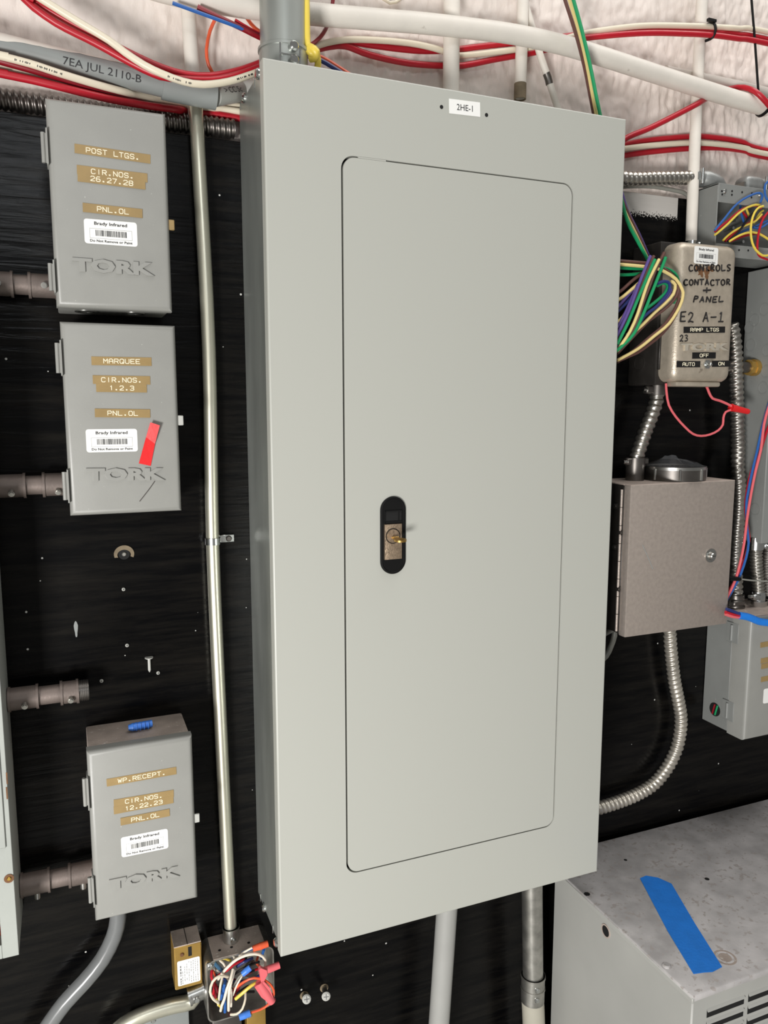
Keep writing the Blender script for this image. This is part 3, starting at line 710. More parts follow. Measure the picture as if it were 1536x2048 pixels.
# lower pipes under the panel
a, b = P(895, 1800, -.062), P(877, 2060, -.062)
solo('conduit', tube([a+V((.002, 0, .06)), a, b+(b-a)*.8], .0165, 28, .05), 'pvc_dull', 'pale gray plastic pipe hanging straight below the panelboard', 'conduit')
a, b, c_ = P(1064, 1760, -.062), P(1066, 1962, -.062), P(1068, 2060, -.062)
t = thing('conduit', 'scuffed steel pipe with coupling below the panelboard, beside the big gray cabinet', 'conduit', c_)
part('pipe', tube([a+V((0, 0, .05)), a, b], .0170, 28, .05), 'scuffed_steel', t)
cc = part('coupling', join(cyl(b+V((0, 0, .012)), b-V((0, 0, .035)), .0195, 28), ringwall(b+V((0, 0, .008)), b+V((0, 0, .012)), .0206, .017), ringwall(b-V((0, 0, .012)), b-V((0, 0, .009)), .0206, .018)), 'scuffed_steel', t)
for zz in (-.002, -.02): part('set_screw', screw_head(b+V((-.004, -.0192, zz)), (-.2, -1, 0), .0042, .003), 'zinc', cc)
part('lower_pipe', tube([b-V((0, 0, .03)), c_, c_+(c_-b)*2], .0188, 28, .05), 'pipe_cream', t, 'cream painted lower pipe')

# ------------------------------------------------------------------ left enclosure with stub conduits
t = thing('enclosure', 'old light gray open enclosure with worn edges and wires inside', 'enclosure', (-.42, 0, .862))
lx, ly, lz0, lz1 = -.3125, -.1, .8635, 1.83
part('side_panel', box(lx-.002, lx, ly, 0, lz0, lz1), 'old_gray', t); part('side_panel', box(-.56, -.558, ly, 0, lz0, lz1), 'old_gray', t)
part('bottom_panel', box(-.56, lx, ly, 0, lz0, lz0+.002), 'old_gray', t); part('top_panel', box(-.56, lx, ly, 0, lz1-.002, lz1), 'old_gray', t)
part('back_panel', box(-.56, lx, -.004, 0, lz0, lz1), 'old_gray', t)
part('flange', box(lx-.018, lx, ly-.0015, ly, lz0, lz1, .0006, 1), 'old_gray', t); part('flange', box(-.56, lx-.018, ly-.0015, ly, lz0, lz0+.018, .0006, 1), 'old_gray', t)
part('flange', box(-.56, -.542, ly-.0015, ly, lz0, lz1, .0006, 1), 'old_gray', t)
part('front_plate', box(-.55, lx-.006, ly-.004, ly-.0015, 1.005, lz1-.01, .0006, 1), 'old_gray', t)
c = P(18, 1757, ly-.002); part('rust_spot', cyl(c, c+V((0, -.0004, 0)), .0055, 18), 'rust', t); part('flange_screw', screw_head(c+V((0, -.0003, 0)), (0, -1, 0), .0026, .0015), 'gold', t)
for y0, y1 in ((1545, 1568), (1574, 1598)):
    a, b = P(13, y0, ly-.0042), P(14.5, y1, ly-.0042); part('rust_streak', box(a.x-.0008, a.x+.0008, ly-.0046, ly-.004, b.z, a.z), 'rust', t)
for i, (cn, pts) in enumerate((('darkred', [(-30, 1700), (-12, 1740), (3, 1765), (8, 1800), (-10, 1850)]), ('black', [(-30, 1760), (-8, 1790), (6, 1812), (-6, 1850)]), ('cream', [(-30, 1800), (-8, 1828), (8, 1830), (-12, 1870)]),
                               ('orange', [(-30, 1830), (-6, 1850), (7, 1862), (-15, 1880)]), ('purple', [(-30, 1770), (-10, 1800), (7, 1780), (-8, 1745)]), ('red', [(-30, 1880), (-8, 1878), (8, 1870), (-4, 1852)]))):
    solo('wire', tube(path(pts, -.055), .0024, 8, .01), 'w_'+cn, '%s wire inside the old open enclosure' % {'darkred': 'dark red', 'cream': 'cream', 'black': 'black', 'orange': 'orange', 'purple': 'purple', 'red': 'bright red'}[cn], 'wire', 'wires inside the old enclosure')
def nipple(z, xr, label, yy=-.04, openend=False, r=.0117, scr=DN):
    t = thing('conduit', label, 'conduit', (lx, yy, z))
    part('pipe', tube([V((lx-.012, yy, z)), V((xr, yy, z))], r, 24, .05), 'dusty_pipe', t)
    connector(t, (lx+.001, yy, z), (lx+.036, yy, z), .0142, 'dusty_pipe', [scr])
    if openend:
        connector(t, (xr-.034, yy, z), (xr-.012, yy, z), .0142, 'dusty_pipe', [scr])
        g = [ringwall((xr-.012, yy, z), (xr, yy, z), .0128, .0105)]+[ringwall((xr-.011+i*.0022, yy, z), (xr-.0098+i*.0022, yy, z), .0135, .0125) for i in range(5)]
        part('threaded_end', join(*g), 'dark_steel', t)
    else:
        connector(t, (xr-.032, yy, z), (xr, yy, z), .0142, 'dusty_pipe', [scr])
    return t
nipple(P(60, 568, -.03).z, -.2285, 'short brown dusty conduit entering the POST LTGS timer box', -.02, scr=V((0, -1, -.1)))
nipple(P(60, 972, -.03).z, -.226, 'short brown dusty conduit entering the MARQUEE timer box', -.02, scr=V((0, -1, -.5)))
nipple(P(100, 1392, -.03).z+.002, P(178, 1388, -.03).x, 'open-ended threaded conduit stub poking from the old enclosure', -.03, True, scr=V((0, -1, -.3)))
nipple(P(110, 1757, -.03).z, -.2225, 'short brown dusty conduit entering the WP.RECEPT timer box', -.03, scr=DN)

# gray plastic elbow below the lowest timer
g = tube(path([(235, 1800, -.03), (236, 1835, -.03), (228, 1872, -.03), (205, 1918, -.03), (170, 1962, -.03), (130, 2005, -.03), (92, 2058, -.03), (60, 2110, -.03), (35, 2180, -.03), (22, 2280, -.03), (18, 2420, -.03), (16, 2600, -.03)], -.03), .0108, 22, .012)
solo('conduit', g, 'pvc_dark', 'glossy gray plastic conduit curving down from the WP.RECEPT box', 'conduit')

# ------------------------------------------------------------------ flexible conduits
def flex(label, pts, r, m='flex_steel', pitch=.0075, ends=()):
    t = thing('flexible_conduit', label, 'flexible conduit', pts[-1])
    part('armor', tube(pts, r, 16, rib=(pitch, r*.17)), m, t, None, 60)
    return t
flex('dark ribbed metal conduit running along the board top behind the POST LTGS box', still('top', [V((-.42, .006, 1.876)), V((-.28, .006, 1.881)), V((-.15, .006, 1.881)), V((-.05, .006, 1.882)), V((-.004, .006, 1.882))], .0128), .0128, 'flex_dark', .0070)
pts = [P(1215, 352, -.02), P(1262, 358, -.02), P(1310, 357, -.02), P(1372, 356, -.02), P(1396, 357, -.02)]
t = flex('ribbed metal conduit running from behind the panelboard to the wireway top', pts, .0112, 'flex_steel', .0094)
e = pts[-1]; bx = .775
el = part('elbow_connector', tube([e-V((.012, 0, 0)), e+V((.008, 0, 0)), V((bx-.004, -.024, e.z-.001)), V((bx+.014, -.028, e.z-.008)), V((bx+.018, -.03, 1.868))], .0135, 18, .006), 'diecast', t, 'angled connector')
part('clamp_screw', cyl(e+V((-.004, -.014, .012)), e+V((-.004, -.014, -.012)), .0028, 10), 'zinc', el)
cr = crop(1200, 450, 4.357)
pts = path([(500, 1460), (490, 1540), (455, 1650), (400, 1790), (355, 1920), (325, 2010), (308, 2060)], -.04, cr)
t = flex('ribbed metal conduit linking the RAMP LTGS box to the brown box below', pts, .0122, 'flex_steel', .0104)
a = pts[0]; c = part('connector', join(cyl(a+V((0, 0, .034)), a-V((0, 0, .004)), .0142, 20), cyl(a+V((0, 0, .034)), a+V((0, 0, .018)), .0125, 20), box(a.x-.026, a.x-.01, a.y-.006, a.y+.006, a.z-.002, a.z+.011, .002, 1)), 'dark_steel', t)
part('clamp_screw', cyl(a+V((-.032, -.003, .005)), a+V((-.012, -.003, .005)), .003, 10), 'zinc', c)
a = pts[-1]; c = part('connector', join(cyl(a+V((0, 0, .006)), a-V((0, 0, .008)), .0155, 20), cyl(a-V((0, 0, .006)), a-V((0, 0, .034)), .0148, 20), box(a.x-.022, a.x+.022, a.y-.008, a.y+.004, a.z-.005, a.z+.006, .002, 1)), 'dark_steel', t)
part('clamp_screw', cyl(a+V((-.028, -.004, 0)), a+V((-.018, -.004, 0)), .0034, 10), 'zinc', c)
cr2, cr3 = crop(1420, 600, 6.83), crop(1420, 900, 5.12)
pts = path([(290, 330), (320, 470), (340, 640), (355, 850), (358, 1050), (365, 1350), (375, 1650), (385, 2000)], -.035, cr2)+path([(285, 200), (300, 350), (300, 600), (275, 900), (262, 1150), (265, 1350), (268, 1500)], -.04, cr3)
t = flex('long ribbed metal conduit hanging between the RAMP LTGS box and the wireway side', pts, .0122, 'flex_steel', .0096)
a = pts[-1]; part('connector', join(cyl(a+V((0, 0, .004)), a-V((0, 0, .016)), .0142, 20), cyl(a-V((0, 0, .016)), a-V((0, 0, .03)), .0158, 20), box(a.x-.02, a.x+.006, a.y-.016, a.y-.006, a.z-.014, a.z-.004, .002, 1)), 'dark_steel', t)
pts = path([(470, 960), (470, 1080), (475, 1200), (490, 1340), (495, 1450), (490, 1490)], -.045, cr3)
t = flex('short ribbed metal conduit between the wireway and the corner timer box', pts, .0118, 'flex_steel', .0062)
a, b = pts[0], pts[-1]
c = part('connector', join(cyl(a+V((0, 0, .012)), a-V((0, 0, .010)), .0135, 20), box(a.x+.008, a.x+.026, a.y-.014, a.y-.004, a.z-.008, a.z+.004, .002, 1)), 'zinc', t); part('clamp_screw', cyl(a+V((.018, -.018, -.002)), a+V((.018, -.004, -.002)), .0038, 10), 'zinc', c)
c = part('connector', join(cyl(b+V((0, 0, .008)), b-V((0, 0, .008)), .0132, 20), cyl(b-V((0, 0, .008)), b-V((0, 0, .02)), .0165, 20), box(b.x-.024, b.x-.006, b.y-.014, b.y-.003, b.z-.004, b.z+.006, .002, 1)), 'zinc', t); part('clamp_screw', cyl(b+V((-.034, -.012, .004)), b+V((-.02, -.01, .002)), .0032, 10), 'zinc', c)
pts = path([(600, 990), (585, 1150), (590, 1330), (595, 1480)], -.05, cr3)
t = flex('ribbed metal conduit at the far side of the corner timer box top', pts, .0112, 'dark_steel', .0062)
cr4 = crop(1180, 1200, 4.096)
pts = path([(650, 150), (655, 290), (665, 430), (690, 650), (725, 830), (745, 960), (738, 1090), (705, 1230), (635, 1370), (530, 1500), (390, 1590), (230, 1655), (90, 1700), (0, 1722), (-80, 1740)], -.022, cr4)
t = flex('pale ribbed metal conduit looping from the brown box back to the panelboard', pts, .0118, 'flex_pale', .0088)
g = tube(path([(60, 300), (110, 280), (190, 240), (200, 290), (170, 380), (130, 460), (60, 520)], -.012, cr4), .005, 12, .01)
solo('cable', g, 'w_gray', 'dull gray cable looping out under the brown box behind the panelboard', 'cable')

# ================================================================== RAMP TIMER (brown)
def ramp_box():
    x0, x1, z0, z1, yf, yb = .652, .7735, 1.560, 1.7735, -.1, -.066
    t = thing('timer_box', 'brown metallic timer box with handwriting and black RAMP LTGS tape, below the white conduit', 'timer box', (.7, 0, z0))
    b = part('body', box(x0-.006, x1-.004, yb, 0, z0-.004, z1+.004, .003, 2), 'hammered_dark', t, 'dark back box')
    cv = part('cover', box(x0, x1, yf, yb+.006, z0, z1, .016, 5, lambda c: abs(c.y-yf) < 1e-6 or (abs(c.x-x0) < 1e-6 or abs(c.x-x1) < 1e-6) and abs(c.z-(z0+z1)/2) > .05), 'hammered', t, 'brown hammered metal cover')
    part('bottom_lip', box(x0+.012, x1-.018, yf+.006, yf+.03, z0-.007, z0+.001, .003, 2), 'hammered', t)
    part('side_hinge', join(box(x0-.003, x0+.002, yb-.004, yb+.002, z0+.02, z0+.09, .001, 1)), 'hammered_dark', t)
    Y = yf-.00005; f = cr
    kx = P(1291, 733, -.012)
    part('knockout', ringwall((x0-.0055, -.028, 1.592), (x0-.0072, -.028, 1.592), .0125, .0112), 'hammered_dark', b)
    for s, L, R, wd in (('RAMP LTGS', (728, 914), (1088, 912), .68), ('OFF', (803, 1138), (1007, 1136), .36), ('AUTO', (667, 1213), (872, 1213), .5), ('ON', (975, 1210), (1135, 1208), .3)):
        label_tape(t, s, L, R, .0096, Y, 'tape_black', 'letter_white', wd, f)
    sticker(t, (924, 267), .0478, .026, Y, RX, f)
    a, b2 = P(*f(695, 1066), yf), P(*f(1108, 1062), yf)
    part('embossed_lettering', text_geo('TORK', (b2-a).length, .0118, (a+b2)/2+V((0, .0003, 0)), (b2-a).normalized(), UZ, .0034, .02, .03), 'hammered_highlight', cv, 'raised maker lettering, toned lighter as a painted highlight', 20)
    Yh = yf-.0001
    part('handwriting', join(handwrite('CONTROLS', 768, 1145, 345, 400, Yh, f, .0013), handwrite('CONTACTOR', 725, 1140, 475, 525, Yh, f, .0013), handwrite('+', 890, 975, 545, 592, Yh, f, .0015),
                             handwrite('PANEL', 805, 1080, 622, 672, Yh, f, .0013, .15), handwrite('E2 A-1', 690, 1085, 760, 845, Yh, f, .0013, .1), handwrite('23', 690, 770, 960, 1015, Yh, f, .001, .1)), 'marker', cv, 'black marker handwriting', 60)
    for (x, y, sx, sz) in ((880, 400, .008, .011), (930, 420, .006, .012), (960, 380, .009, .006), (850, 375, .005, .006)):
        c = P(*f(x, y), yf-.00003); part('rust_stain', prism([c+V((math.cos(a)*sx*(.8+.3*math.sin(a*5+x)), 0, math.sin(a)*sz*(.8+.25*math.cos(a*4+y)))) for a in [i*2*PI/18 for i in range(18)]], (0, -.00004, 0)), 'rust', t)
    c = P(*f(925, 1215), yf)
    part('toggle_switch', join(cyl(c+V((0, .001, 0)), c+V((0, -.003, 0)), .0075, 6), cyl(c+V((0, -.003, 0)), c+V((0, -.005, 0)), .0045, 16), tube([c+V((0, -.004, 0)), c+V((-.003, -.01, -.0005)), c+V((-.007, -.016, -.001))], .0022, 10), sphere(c+V((-.0075, -.0165, -.001)), .003)), 'zinc', t, 'small metal toggle switch')
    return t
ramp_box()
# nipple from the ramp timer to the wireway
c = PX(1500, 735, .885)
t = thing('conduit', 'short brassy threaded nipple joining the RAMP LTGS box to the gray wireway', 'conduit', c)
part('pipe', cyl((.76, c.y, c.z), (.9, c.y, c.z), .0095, 18), 'dark_steel', t)
part('locknut', join(cyl((.879, c.y, c.z), (.889, c.y, c.z), .0135, 8), cyl((.889, c.y, c.z), (.8975, c.y, c.z), .0145, 20)), 'brass', t)
# pink/red jumper with wire nut
solo('wire', tube(path([(575, 1380), (580, 1460), (600, 1570), (660, 1670), (740, 1760), (810, 1820), (880, 1838), (960, 1825), (1030, 1790), (1070, 1740), (1075, 1680), (1095, 1630), (1150, 1610)], -.075, cr), .0019, 8, .01), 'w_pink', 'thin pink wire drooping below the RAMP LTGS box', 'wire')
solo('wire', tube(path([(895, 1385), (930, 1410), (950, 1460), (980, 1510), (1040, 1530), (1100, 1555), (1150, 1580)], -.075, cr), .0021, 8, .01), 'w_pink', 'short pink wire running from the RAMP LTGS box to the red splice cap', 'wire')
a, b = P(*cr(1140, 1590), -.075), P(*cr(1285, 1625), -.075)
solo('splice_cap', join(cyl(a, a.lerp(b, .35), .0058, 14), cyl(a.lerp(b, .35), b, .0054, 14, .0046), sphere(b, .0046), ringwall(a, a.lerp(b, .08), .0064, .004, 14)), 'red_tape', 'red splice cap joining the pink wires beside the ribbed conduit', 'splice cap')

# ================================================================== BROWN BOX WITH KNOB
def brown_box():
    x0, x1, z0, z1, yf = .579, .793, 1.157, 1.401, -.1
    t = thing('enclosure', 'brown metallic enclosure box with a hinged door and one knob', 'enclosure', ((x0+x1)/2, 0, z0))
    part('body', box(x0+.001, x1-.001, -.083, 0, z0+.002, z1, .0015, 1), 'hammered_dark', t)
    part('top_cover', box(x0+.001, x1-.001, -.0995, 0, z1-.002, z1+.0004), 'timer_dusty', t, 'dusty top')
    d = part('door', box(x0, x1, yf, -.084, z0, z1, .002, 2), 'hammered_box', t, 'brown hammered door')
    part('hinge', join(*[cyl((x0-.001, -.0805, z0+.006+i*.0288), (x0-.001, -.0805, z0+.006+i*.0288+.0278), .0024, 10) for i in range(8)]), 'hammered_box', t, 'long piano hinge')
    c = P(1421, 1111, yf)
    part('knob', join(cyl(c+V((0, .002, 0)), c+V((0, -.0012, 0)), .0115, 26), cyl(c+V((0, -.001, 0)), c+V((0, -.006, 0)), .0072, 24, .0062), cyl(c+V((0, -.006, 0)), c+V((0, -.0075, 0)), .0052, 24, .004)), 'steel', d, 'round metal knob')
    part('knob_slot', slot(c+V((0, -.0074, 0)), (0, -1, 0), .004, False), 'dark_steel', d)
    for p, yy in (((1233, 1012), 0), ((1243, 1065), 0), ((1231, 1094), 0), ((1239, 1178), 0)):
        q = PX(*p, x0+.001); s = part('bolt', join(cyl((x0+.0015, q.y, q.z), (x0-.002, q.y, q.z), .0048, 6), cyl((x0-.002, q.y, q.z), (x0-.004, q.y, q.z), .003, 12)), 'dark_steel', t)
    g = tube([P(1285, 1090, yf-.0002), P(1295, 1112, yf-.0002), P(1306, 1138, yf-.0002)], .0006, 5); part('scratch', g, 'pvc_gray', d)
brown_box()
c = V((.706, -.052, 1.4015))
t = thing('conduit_bushing', 'round threaded metal bushing capped with clear film on the brown box', 'bushing', c)
part('ring', ringwall(c, c+V((0, 0, .021)), .0505, .044, 44), 'dark_steel', t); part('rim', ringwall(c+V((0, 0, .018)), c+V((0, 0, .023)), .0512, .044, 44), 'steel', t)
for i in range(8):
    a = 2*PI*(i+.3)/8; k = c+V((math.cos(a)*.051, math.sin(a)*.051, .002)); part('lug', cyl(k, k+V((0, 0, .018)), .0022, 8), 'steel', t)
fv = [c+V((0, 0, .035))]; n = 20
for rr, h in ((.02, .033), (.036, .027), (.0475, .0235)):
    for i in range(n):
        a = 2*PI*i/n; fv.append(c+V((math.cos(a)*rr, math.sin(a)*rr, h+random.uniform(-.003, .003)*(rr < .04)+(.006 if 8 < i < 14 and rr < .03 else 0))))
ff = [(0, 1+i, 1+(i+1) % n) for i in range(n)]+[(1+k*n+i, 1+(k+1)*n+i, 1+(k+1)*n+(i+1) % n, 1+k*n+(i+1) % n) for k in (0, 1) for i in range(n)]
part('plastic_film', (fv, ff), 'film', t, 'crumpled clear plastic film', 20)

# ================================================================== WIREWAY (open) AND TALL BOX, TOP RIGHT
ax, ay, az0, az1 = .757, -.064, 1.763, 1.8755
t = thing('wireway', 'open gray steel wireway full of coloured wires', 'wireway', (ax, 0, az0))
part('end_panel', box(ax, ax+.002, ay, 0, az0, az1, .0006, 1), 'box_gray', t); part('back_panel', box(ax, 1.35, -.003, 0, az0, az1), 'box_gray', t)
part('bottom_panel', box(ax, 1.35, ay, 0, az0, az0+.002), 'box_gray', t); part('top_panel', box(ax, 1.35, ay, 0, az1-.002, az1), 'box_gray', t)
part('front_flange', box(ax+.001, 1.35, ay-.001, ay+.001, az1-.029, az1, .0005, 1), 'box_gray', t); part('front_flange', box(ax+.001, 1.35, ay-.001, ay+.001, az0, az0+.02, .0005, 1), 'box_gray', t)
part('far_end_panel', box(1.348, 1.35, ay, 0, az0, az1), 'box_gray', t)
cw = crop(1380, 320, 6.827)
for p in ((435, 425), (440, 470), (575, 425), (572, 475), (712, 440), (845, 455), (840, 510), (795, 1235), (670, 1230)):
    q = P(*cw(*p), ay-.0012); part('punched_hole', cyl(q+V((0, .0004, 0)), q+V((0, -.0002, 0)), .0017, 10), 'void', t)
for p in ((468, 430), (948, 480)):
    q = P(*cw(*p), ay-.001); part('screw', screw_head(q, (0, -1, 0), .0036, .003), 'zinc', t)
for p in ((530, 548),):
    q = P(*cw(*p), -.035); part('inner_locknut', join(cyl((q.x, -.03, az1-.008), (q.x, -.03, az1-.002), .0125, 18), cyl((q.x, -.03, az1-.014), (q.x, -.03, az1-.008), .0105, 18)), 'steel', t)
for p in ((570, 935), (610, 820), (705, 1120)):
    q = P(*cw(*p), -.02); part('stud', cyl(q+V((0, .018, 0)), q+V((0, -.004, 0)), .0026, 10), 'zinc', t)
# connector on top, right
b0 = P(*cw(720, 340), -.035); b1 = P(*cw(985, 330), -.035)
bz = az1
t2c = thing('conduit_connector', 'rounded metal right-angle connector standing on the wireway top', 'connector', (b0.x+.02, -.035, bz))
part('body', join(box(b0.x-.006, b0.x+.036, -.05, -.018, bz+.0005, bz+.026, .010, 4, lambda c: c.z > bz+.02 or abs(c.z-bz-.013) < .001), cyl((b0.x+.03, -.034, bz+.014), (b0.x+.048, -.034, bz+.014), .0125, 18)), 'diecast', t2c)
part('clamp_strap', join(box(b0.x-.0085, b0.x-.005, -.046, -.024, bz+.004, bz+.014), cyl((b0.x+.036, -.05, bz+.002), (b0.x+.036, -.05, bz+.026), .0022, 10), cyl((b0.x+.043, -.05, bz+.002), (b0.x+.043, -.05, bz+.026), .0022, 10)), 'steel', t2c)
bx0, by, bz0, bz1 = .898, -.066, 1.282, 1.757
t = thing('wireway', 'tall gray steel box with round knockouts under the open wireway', 'wireway', (bx0, 0, bz0))
bd = part('body', box(bx0, 1.3, by, 0, bz0, bz1, .0015, 1), 'box_gray', t)
for p in ((1510, 640), (1530, 618), (1535, 700), (1533, 742), (1527, 775), (1499, 655), (1511, 1018), (1502, 690)):
    q = PX(p[0], p[1], bx0)
    if q.y > by+.012: part('knockout', join(ringwall((bx0+.0005, q.y, q.z), (bx0-.0007, q.y, q.z), .0105, .0098, 26)), 'box_gray', t)

# ================================================================== CORNER TIMER BOX (lower right)
def corner_timer():
    x0, x1, z0, z1 = .849, .977, .9385, 1.163
    t = thing('timer_box', 'gray timer box with hinged cover and open round knockout, beside the looping ribbed conduit', 'timer box', ((x0+x1)/2, 0, z0), 'gray timer boxes')
    yb = -.06
    part('body', box(x0+.001, x1-.001, yb, 0, z0+.002, z1-.002, .0015, 1), 'box_gray', t)
    part('dusty_top', box(x0+.001, x1-.001, -.098, 0, z1-.0022, z1+.0002), 'timer_dusty', t, 'dusty top')
    part('cover', box(x0, x1, -.1, yb-.001, z0, z1, .0065, 4, front(-.1)), 'timer_gray', t)
    k = PX(*cr4(1020, 897), x0)
    part('open_knockout', cyl((x0+.0018, k.y, k.z), (x0+.0004, k.y, k.z), .0125, 24), 'void', t, 'open round hole')
    for dy, c in ((-.0045, 'green'), (.002, 'darkred')):
        s = [V((x0+.0003, k.y+dy-.002, k.z+.010)), V((x0-.0006, k.y+dy, k.z)), V((x0+.0003, k.y+dy+.003, k.z-.0095))]
        part('visible_wire', tube(s, .0016, 8, .004), 'w_'+c, t)
    for p in ((1180, 270), (1145, 910)):
        q = PX(*cr4(*p), x0); h = part('hinge', join(box(x0-.0012, x0+.0005, yb-.014, yb+.012, q.z-.018, q.z+.018, .0005, 1)), 'box_gray', t); part('hinge_pin', cyl((x0-.002, yb-.0005, q.z-.014), (x0-.002, yb-.0005, q.z+.014), .0025, 10), 'box_gray', h)
    Y = -.10005
    for p, w_ in (((1395, 370), .05), ((1398, 500), .045), ((1402, 545), .05), ((1400, 652), .05)):
        a = P(*cr4(*p), Y); b = V((a.x+w_, Y, a.z+.001)); g, d, u = plate(a, b, .0094, .0005, Y); part('label_tape', g, 'tape_gold', t, None, 0)
    c = P(*cr4(1420, 790), Y); part('sticker', prism([V((c.x+x, Y, c.z+z)) for x, z in rrect(0, .056, -.0135, .0135, .003, 4)], (0, -.0003, 0)), 'sticker', t, None, 0)
corner_timer()
# wires beside it: red and blue bundle, blue tape splice
u1 = [(1545, 790), (1536, 818), (1528, 849)]
def pp(l): return [cr3(*p) for p in l]
solo('wire', tube(path(u1+pp([(520, 0), (470, 200), (420, 450), (380, 700), (350, 950), (310, 1150), (260, 1330), (190, 1480), (150, 1560)]), -.075), .0023, 8, .012), 'w_pink', 'pinkish wire of the bundle hanging beside the brown box', 'wire')
solo('wire', tube(path([(1540, 800), (1531, 830), (1521, 870)]+pp([(485, 0), (430, 230), (390, 430), (372, 560), (380, 800), (395, 950), (370, 1100), (310, 1280), (240, 1420), (170, 1540)]), -.071), .0022, 8, .012), 'w_blue', 'blue wire of the bundle hanging beside the brown box', 'wire')
solo('wire', tube(path([(1541, 842), (1531, 870), (1518, 910)]+pp([(425, 210), (380, 420), (362, 600), (392, 830), (400, 930), (360, 1100), (290, 1280), (200, 1430), (150, 1500)]), -.068), .0022, 8, .012), 'w_red', 'red wire of the bundle hanging beside the brown box', 'wire')
solo('cable_tie', tube(path(pp([(195, 1305), (250, 1310), (310, 1315), (300, 1330), (200, 1325)]), -.078), .0022, 6, .006), 'black_plastic', 'black cable tie around the red and blue bundle', 'cable tie')
solo('wire', tube(path(pp([(310, 1320), (420, 1335), (594, 1345)]), -.062), .0015, 6, .01), 'w_gray', 'thin gray wire crossing the short ribbed conduit', 'wire')
for i, (cn, pts) in enumerate((('red', [(160, 1660), (250, 1690), (310, 1700)]), ('navy', [(170, 1630), (240, 1655), (310, 1685)]), ('pink', [(160, 1680), (230, 1705), (310, 1712)]))):
    solo('wire', tube(path(pp(pts), -.112), .0028, 8, .008), 'w_'+cn, '%s wire end entering the blue tape wrap' % {'red': 'red', 'navy': 'dark blue', 'pink': 'pink'}[cn], 'wire')
g = tube(path(pp([(300, 1695), (370, 1705), (430, 1725), (500, 1755), (560, 1765), (640, 1775)]), -.112), .0062, 12, .006)
solo('tape_wrap', g, 'blue_tape', 'blue tape wrapped around wire ends in front of the corner timer', 'tape')

# ================================================================== BIG GRAY CABINET (lower right)
tx0, tx1, ty0, ty1, tz = .497, 1.35, -.361, -.012, .7535
t = thing('transformer', 'big gray floor-standing transformer cabinet with scratched top and louvers', 'transformer', (.9, -.19, 0))
bt = part('body', box(tx0+.004, tx1, ty0+.004, ty1-.03, 0, tz-.002, .002, 1), 'cabinet_side', t)
part('top', box(tx0, tx1, ty0, ty1, tz-.010, tz, .003, 2), 'cabinet_top', t, 'scratched gray top sheet')
part('side_lip', box(tx0-.0006, tx0+.004, ty0, ty1, tz-.0115, tz-.0035, .001, 1), 'cabinet_side', t)
c = PX(1212, 1862, tx0+.004); h = part('oval_hole', join(cyl((tx0+.0045, c.y, c.z), (tx0+.0034, c.y, c.z), .0085, 18)), 'void', t)
part('hole_rim', ringwall((tx0+.0042, c.y, c.z), (tx0+.003, c.y, c.z), .0105, .0083, 18), 'timer_dusty', t)
c = PZ(1333, 1932, tz); part('screw', screw_head((c.x, c.y, tz), (0, 0, 1), .0062, .003), 'cabinet_top', t)
c = PZ(1450, 1915, tz); part('drip_ring', ringwall((c.x, c.y, tz), (c.x, c.y, tz+.0003), .0155, .0125, 24), 'timer_dusty', t); part('scuff_disc', cyl((c.x, c.y, tz), (c.x, c.y, tz+.0002), .009, 20), 'timer_dusty', t)
for p, r in (((1174, 1788), .005), ((1414, 1758), .004), ((1251, 1720), .003)):
    c = PZ(*p, tz); part('dark_chip', cyl((c.x, c.y, tz-.0002), (c.x, c.y, tz+.0002), r, 8), 'void', t)
for colx in range(10):
    for row in range(9):
        x = tx0+.03+colx*.074; z = tz-.03-row*.0185
        l = part('louver', prism([V((x, ty0+.0042, z)), V((x, ty0+.0012, z-.0036)), V((x, ty0+.002, z-.0042)), V((x, ty0+.0042, z-.0015))], (.066, 0, 0)), 'cabinet_side', t)
        part('louver_slot', box(x, x+.066, ty0+.0035, ty0+.0045, z-.0135, z-.001), 'void', t)
# blue tape strip
q = [(1280, 1757), (1292, 1752), (1316, 1756), (1343, 1768), (1390, 1848), (1444, 1934), (1425, 1944), (1408, 1945), (1387, 1948), (1335, 1862)]
pq = [PZ(*p, tz+.0003) for p in q]
solo('tape_strip', prism(pq, (0, 0, .0008)), 'blue_tape', 'strip of blue masking tape stuck on the transformer top', 'tape', sa=0)

# ================================================================== SMALL BOXES AT BOTTOM
t = thing('relay_box', 'small brass-coloured box with a white spec label and dusty top', 'relay', (-.106, 0, .707))
rx0, rx1, rz0, rz1, ry = -.1255, -.0875, .7085, .7745, -.037
bd = part('body', box(rx0, rx1, ry, 0, rz0, rz1, .0015, 1), 'brass', t)
part('dusty_top', box(rx0+.0005, rx1-.0005, ry+.0005, 0, rz1-.001, rz1+.0005), 'timer_dusty', t, 'dusty gray top')
a, b = P(353, 1922, ry), P(402, 1965, ry)
s = part('sticker', prism([V((x, ry, z)) for x, z in rrect(rx0+.004, rx1-.003, rz0+.006, rz1-.022, .002, 4)], (0, -.0003, 0)), 'sticker', bd, 'white spec label with fine print', 0)
lines = []
rnd = random.Random(3)
for i in range(9):
    x = rx0+.0075+i*.003; z = rz0+.008
    while z < rz1-.026:
        l_ = rnd.uniform(.001, .004)
        if rnd.random() < .8: lines.append(box(x, x+(.0018 if i in (0,) else .0007), ry-.0004, ry-.0003, z, min(z+l_, rz1-.025)))
        z += l_+.0012
part('fine_print', join(*lines), 'ink_gray', bd, None, 0)
part('screw', screw_head((rx0+.011, ry, rz1-.013), (0, -1, 0), .0028, .002), 'rust', bd); part('slot_opening', box(rx0+.0195, rx0+.0245, ry-.0003, ry+.001, rz1-.018, rz1-.004), 'void', bd)
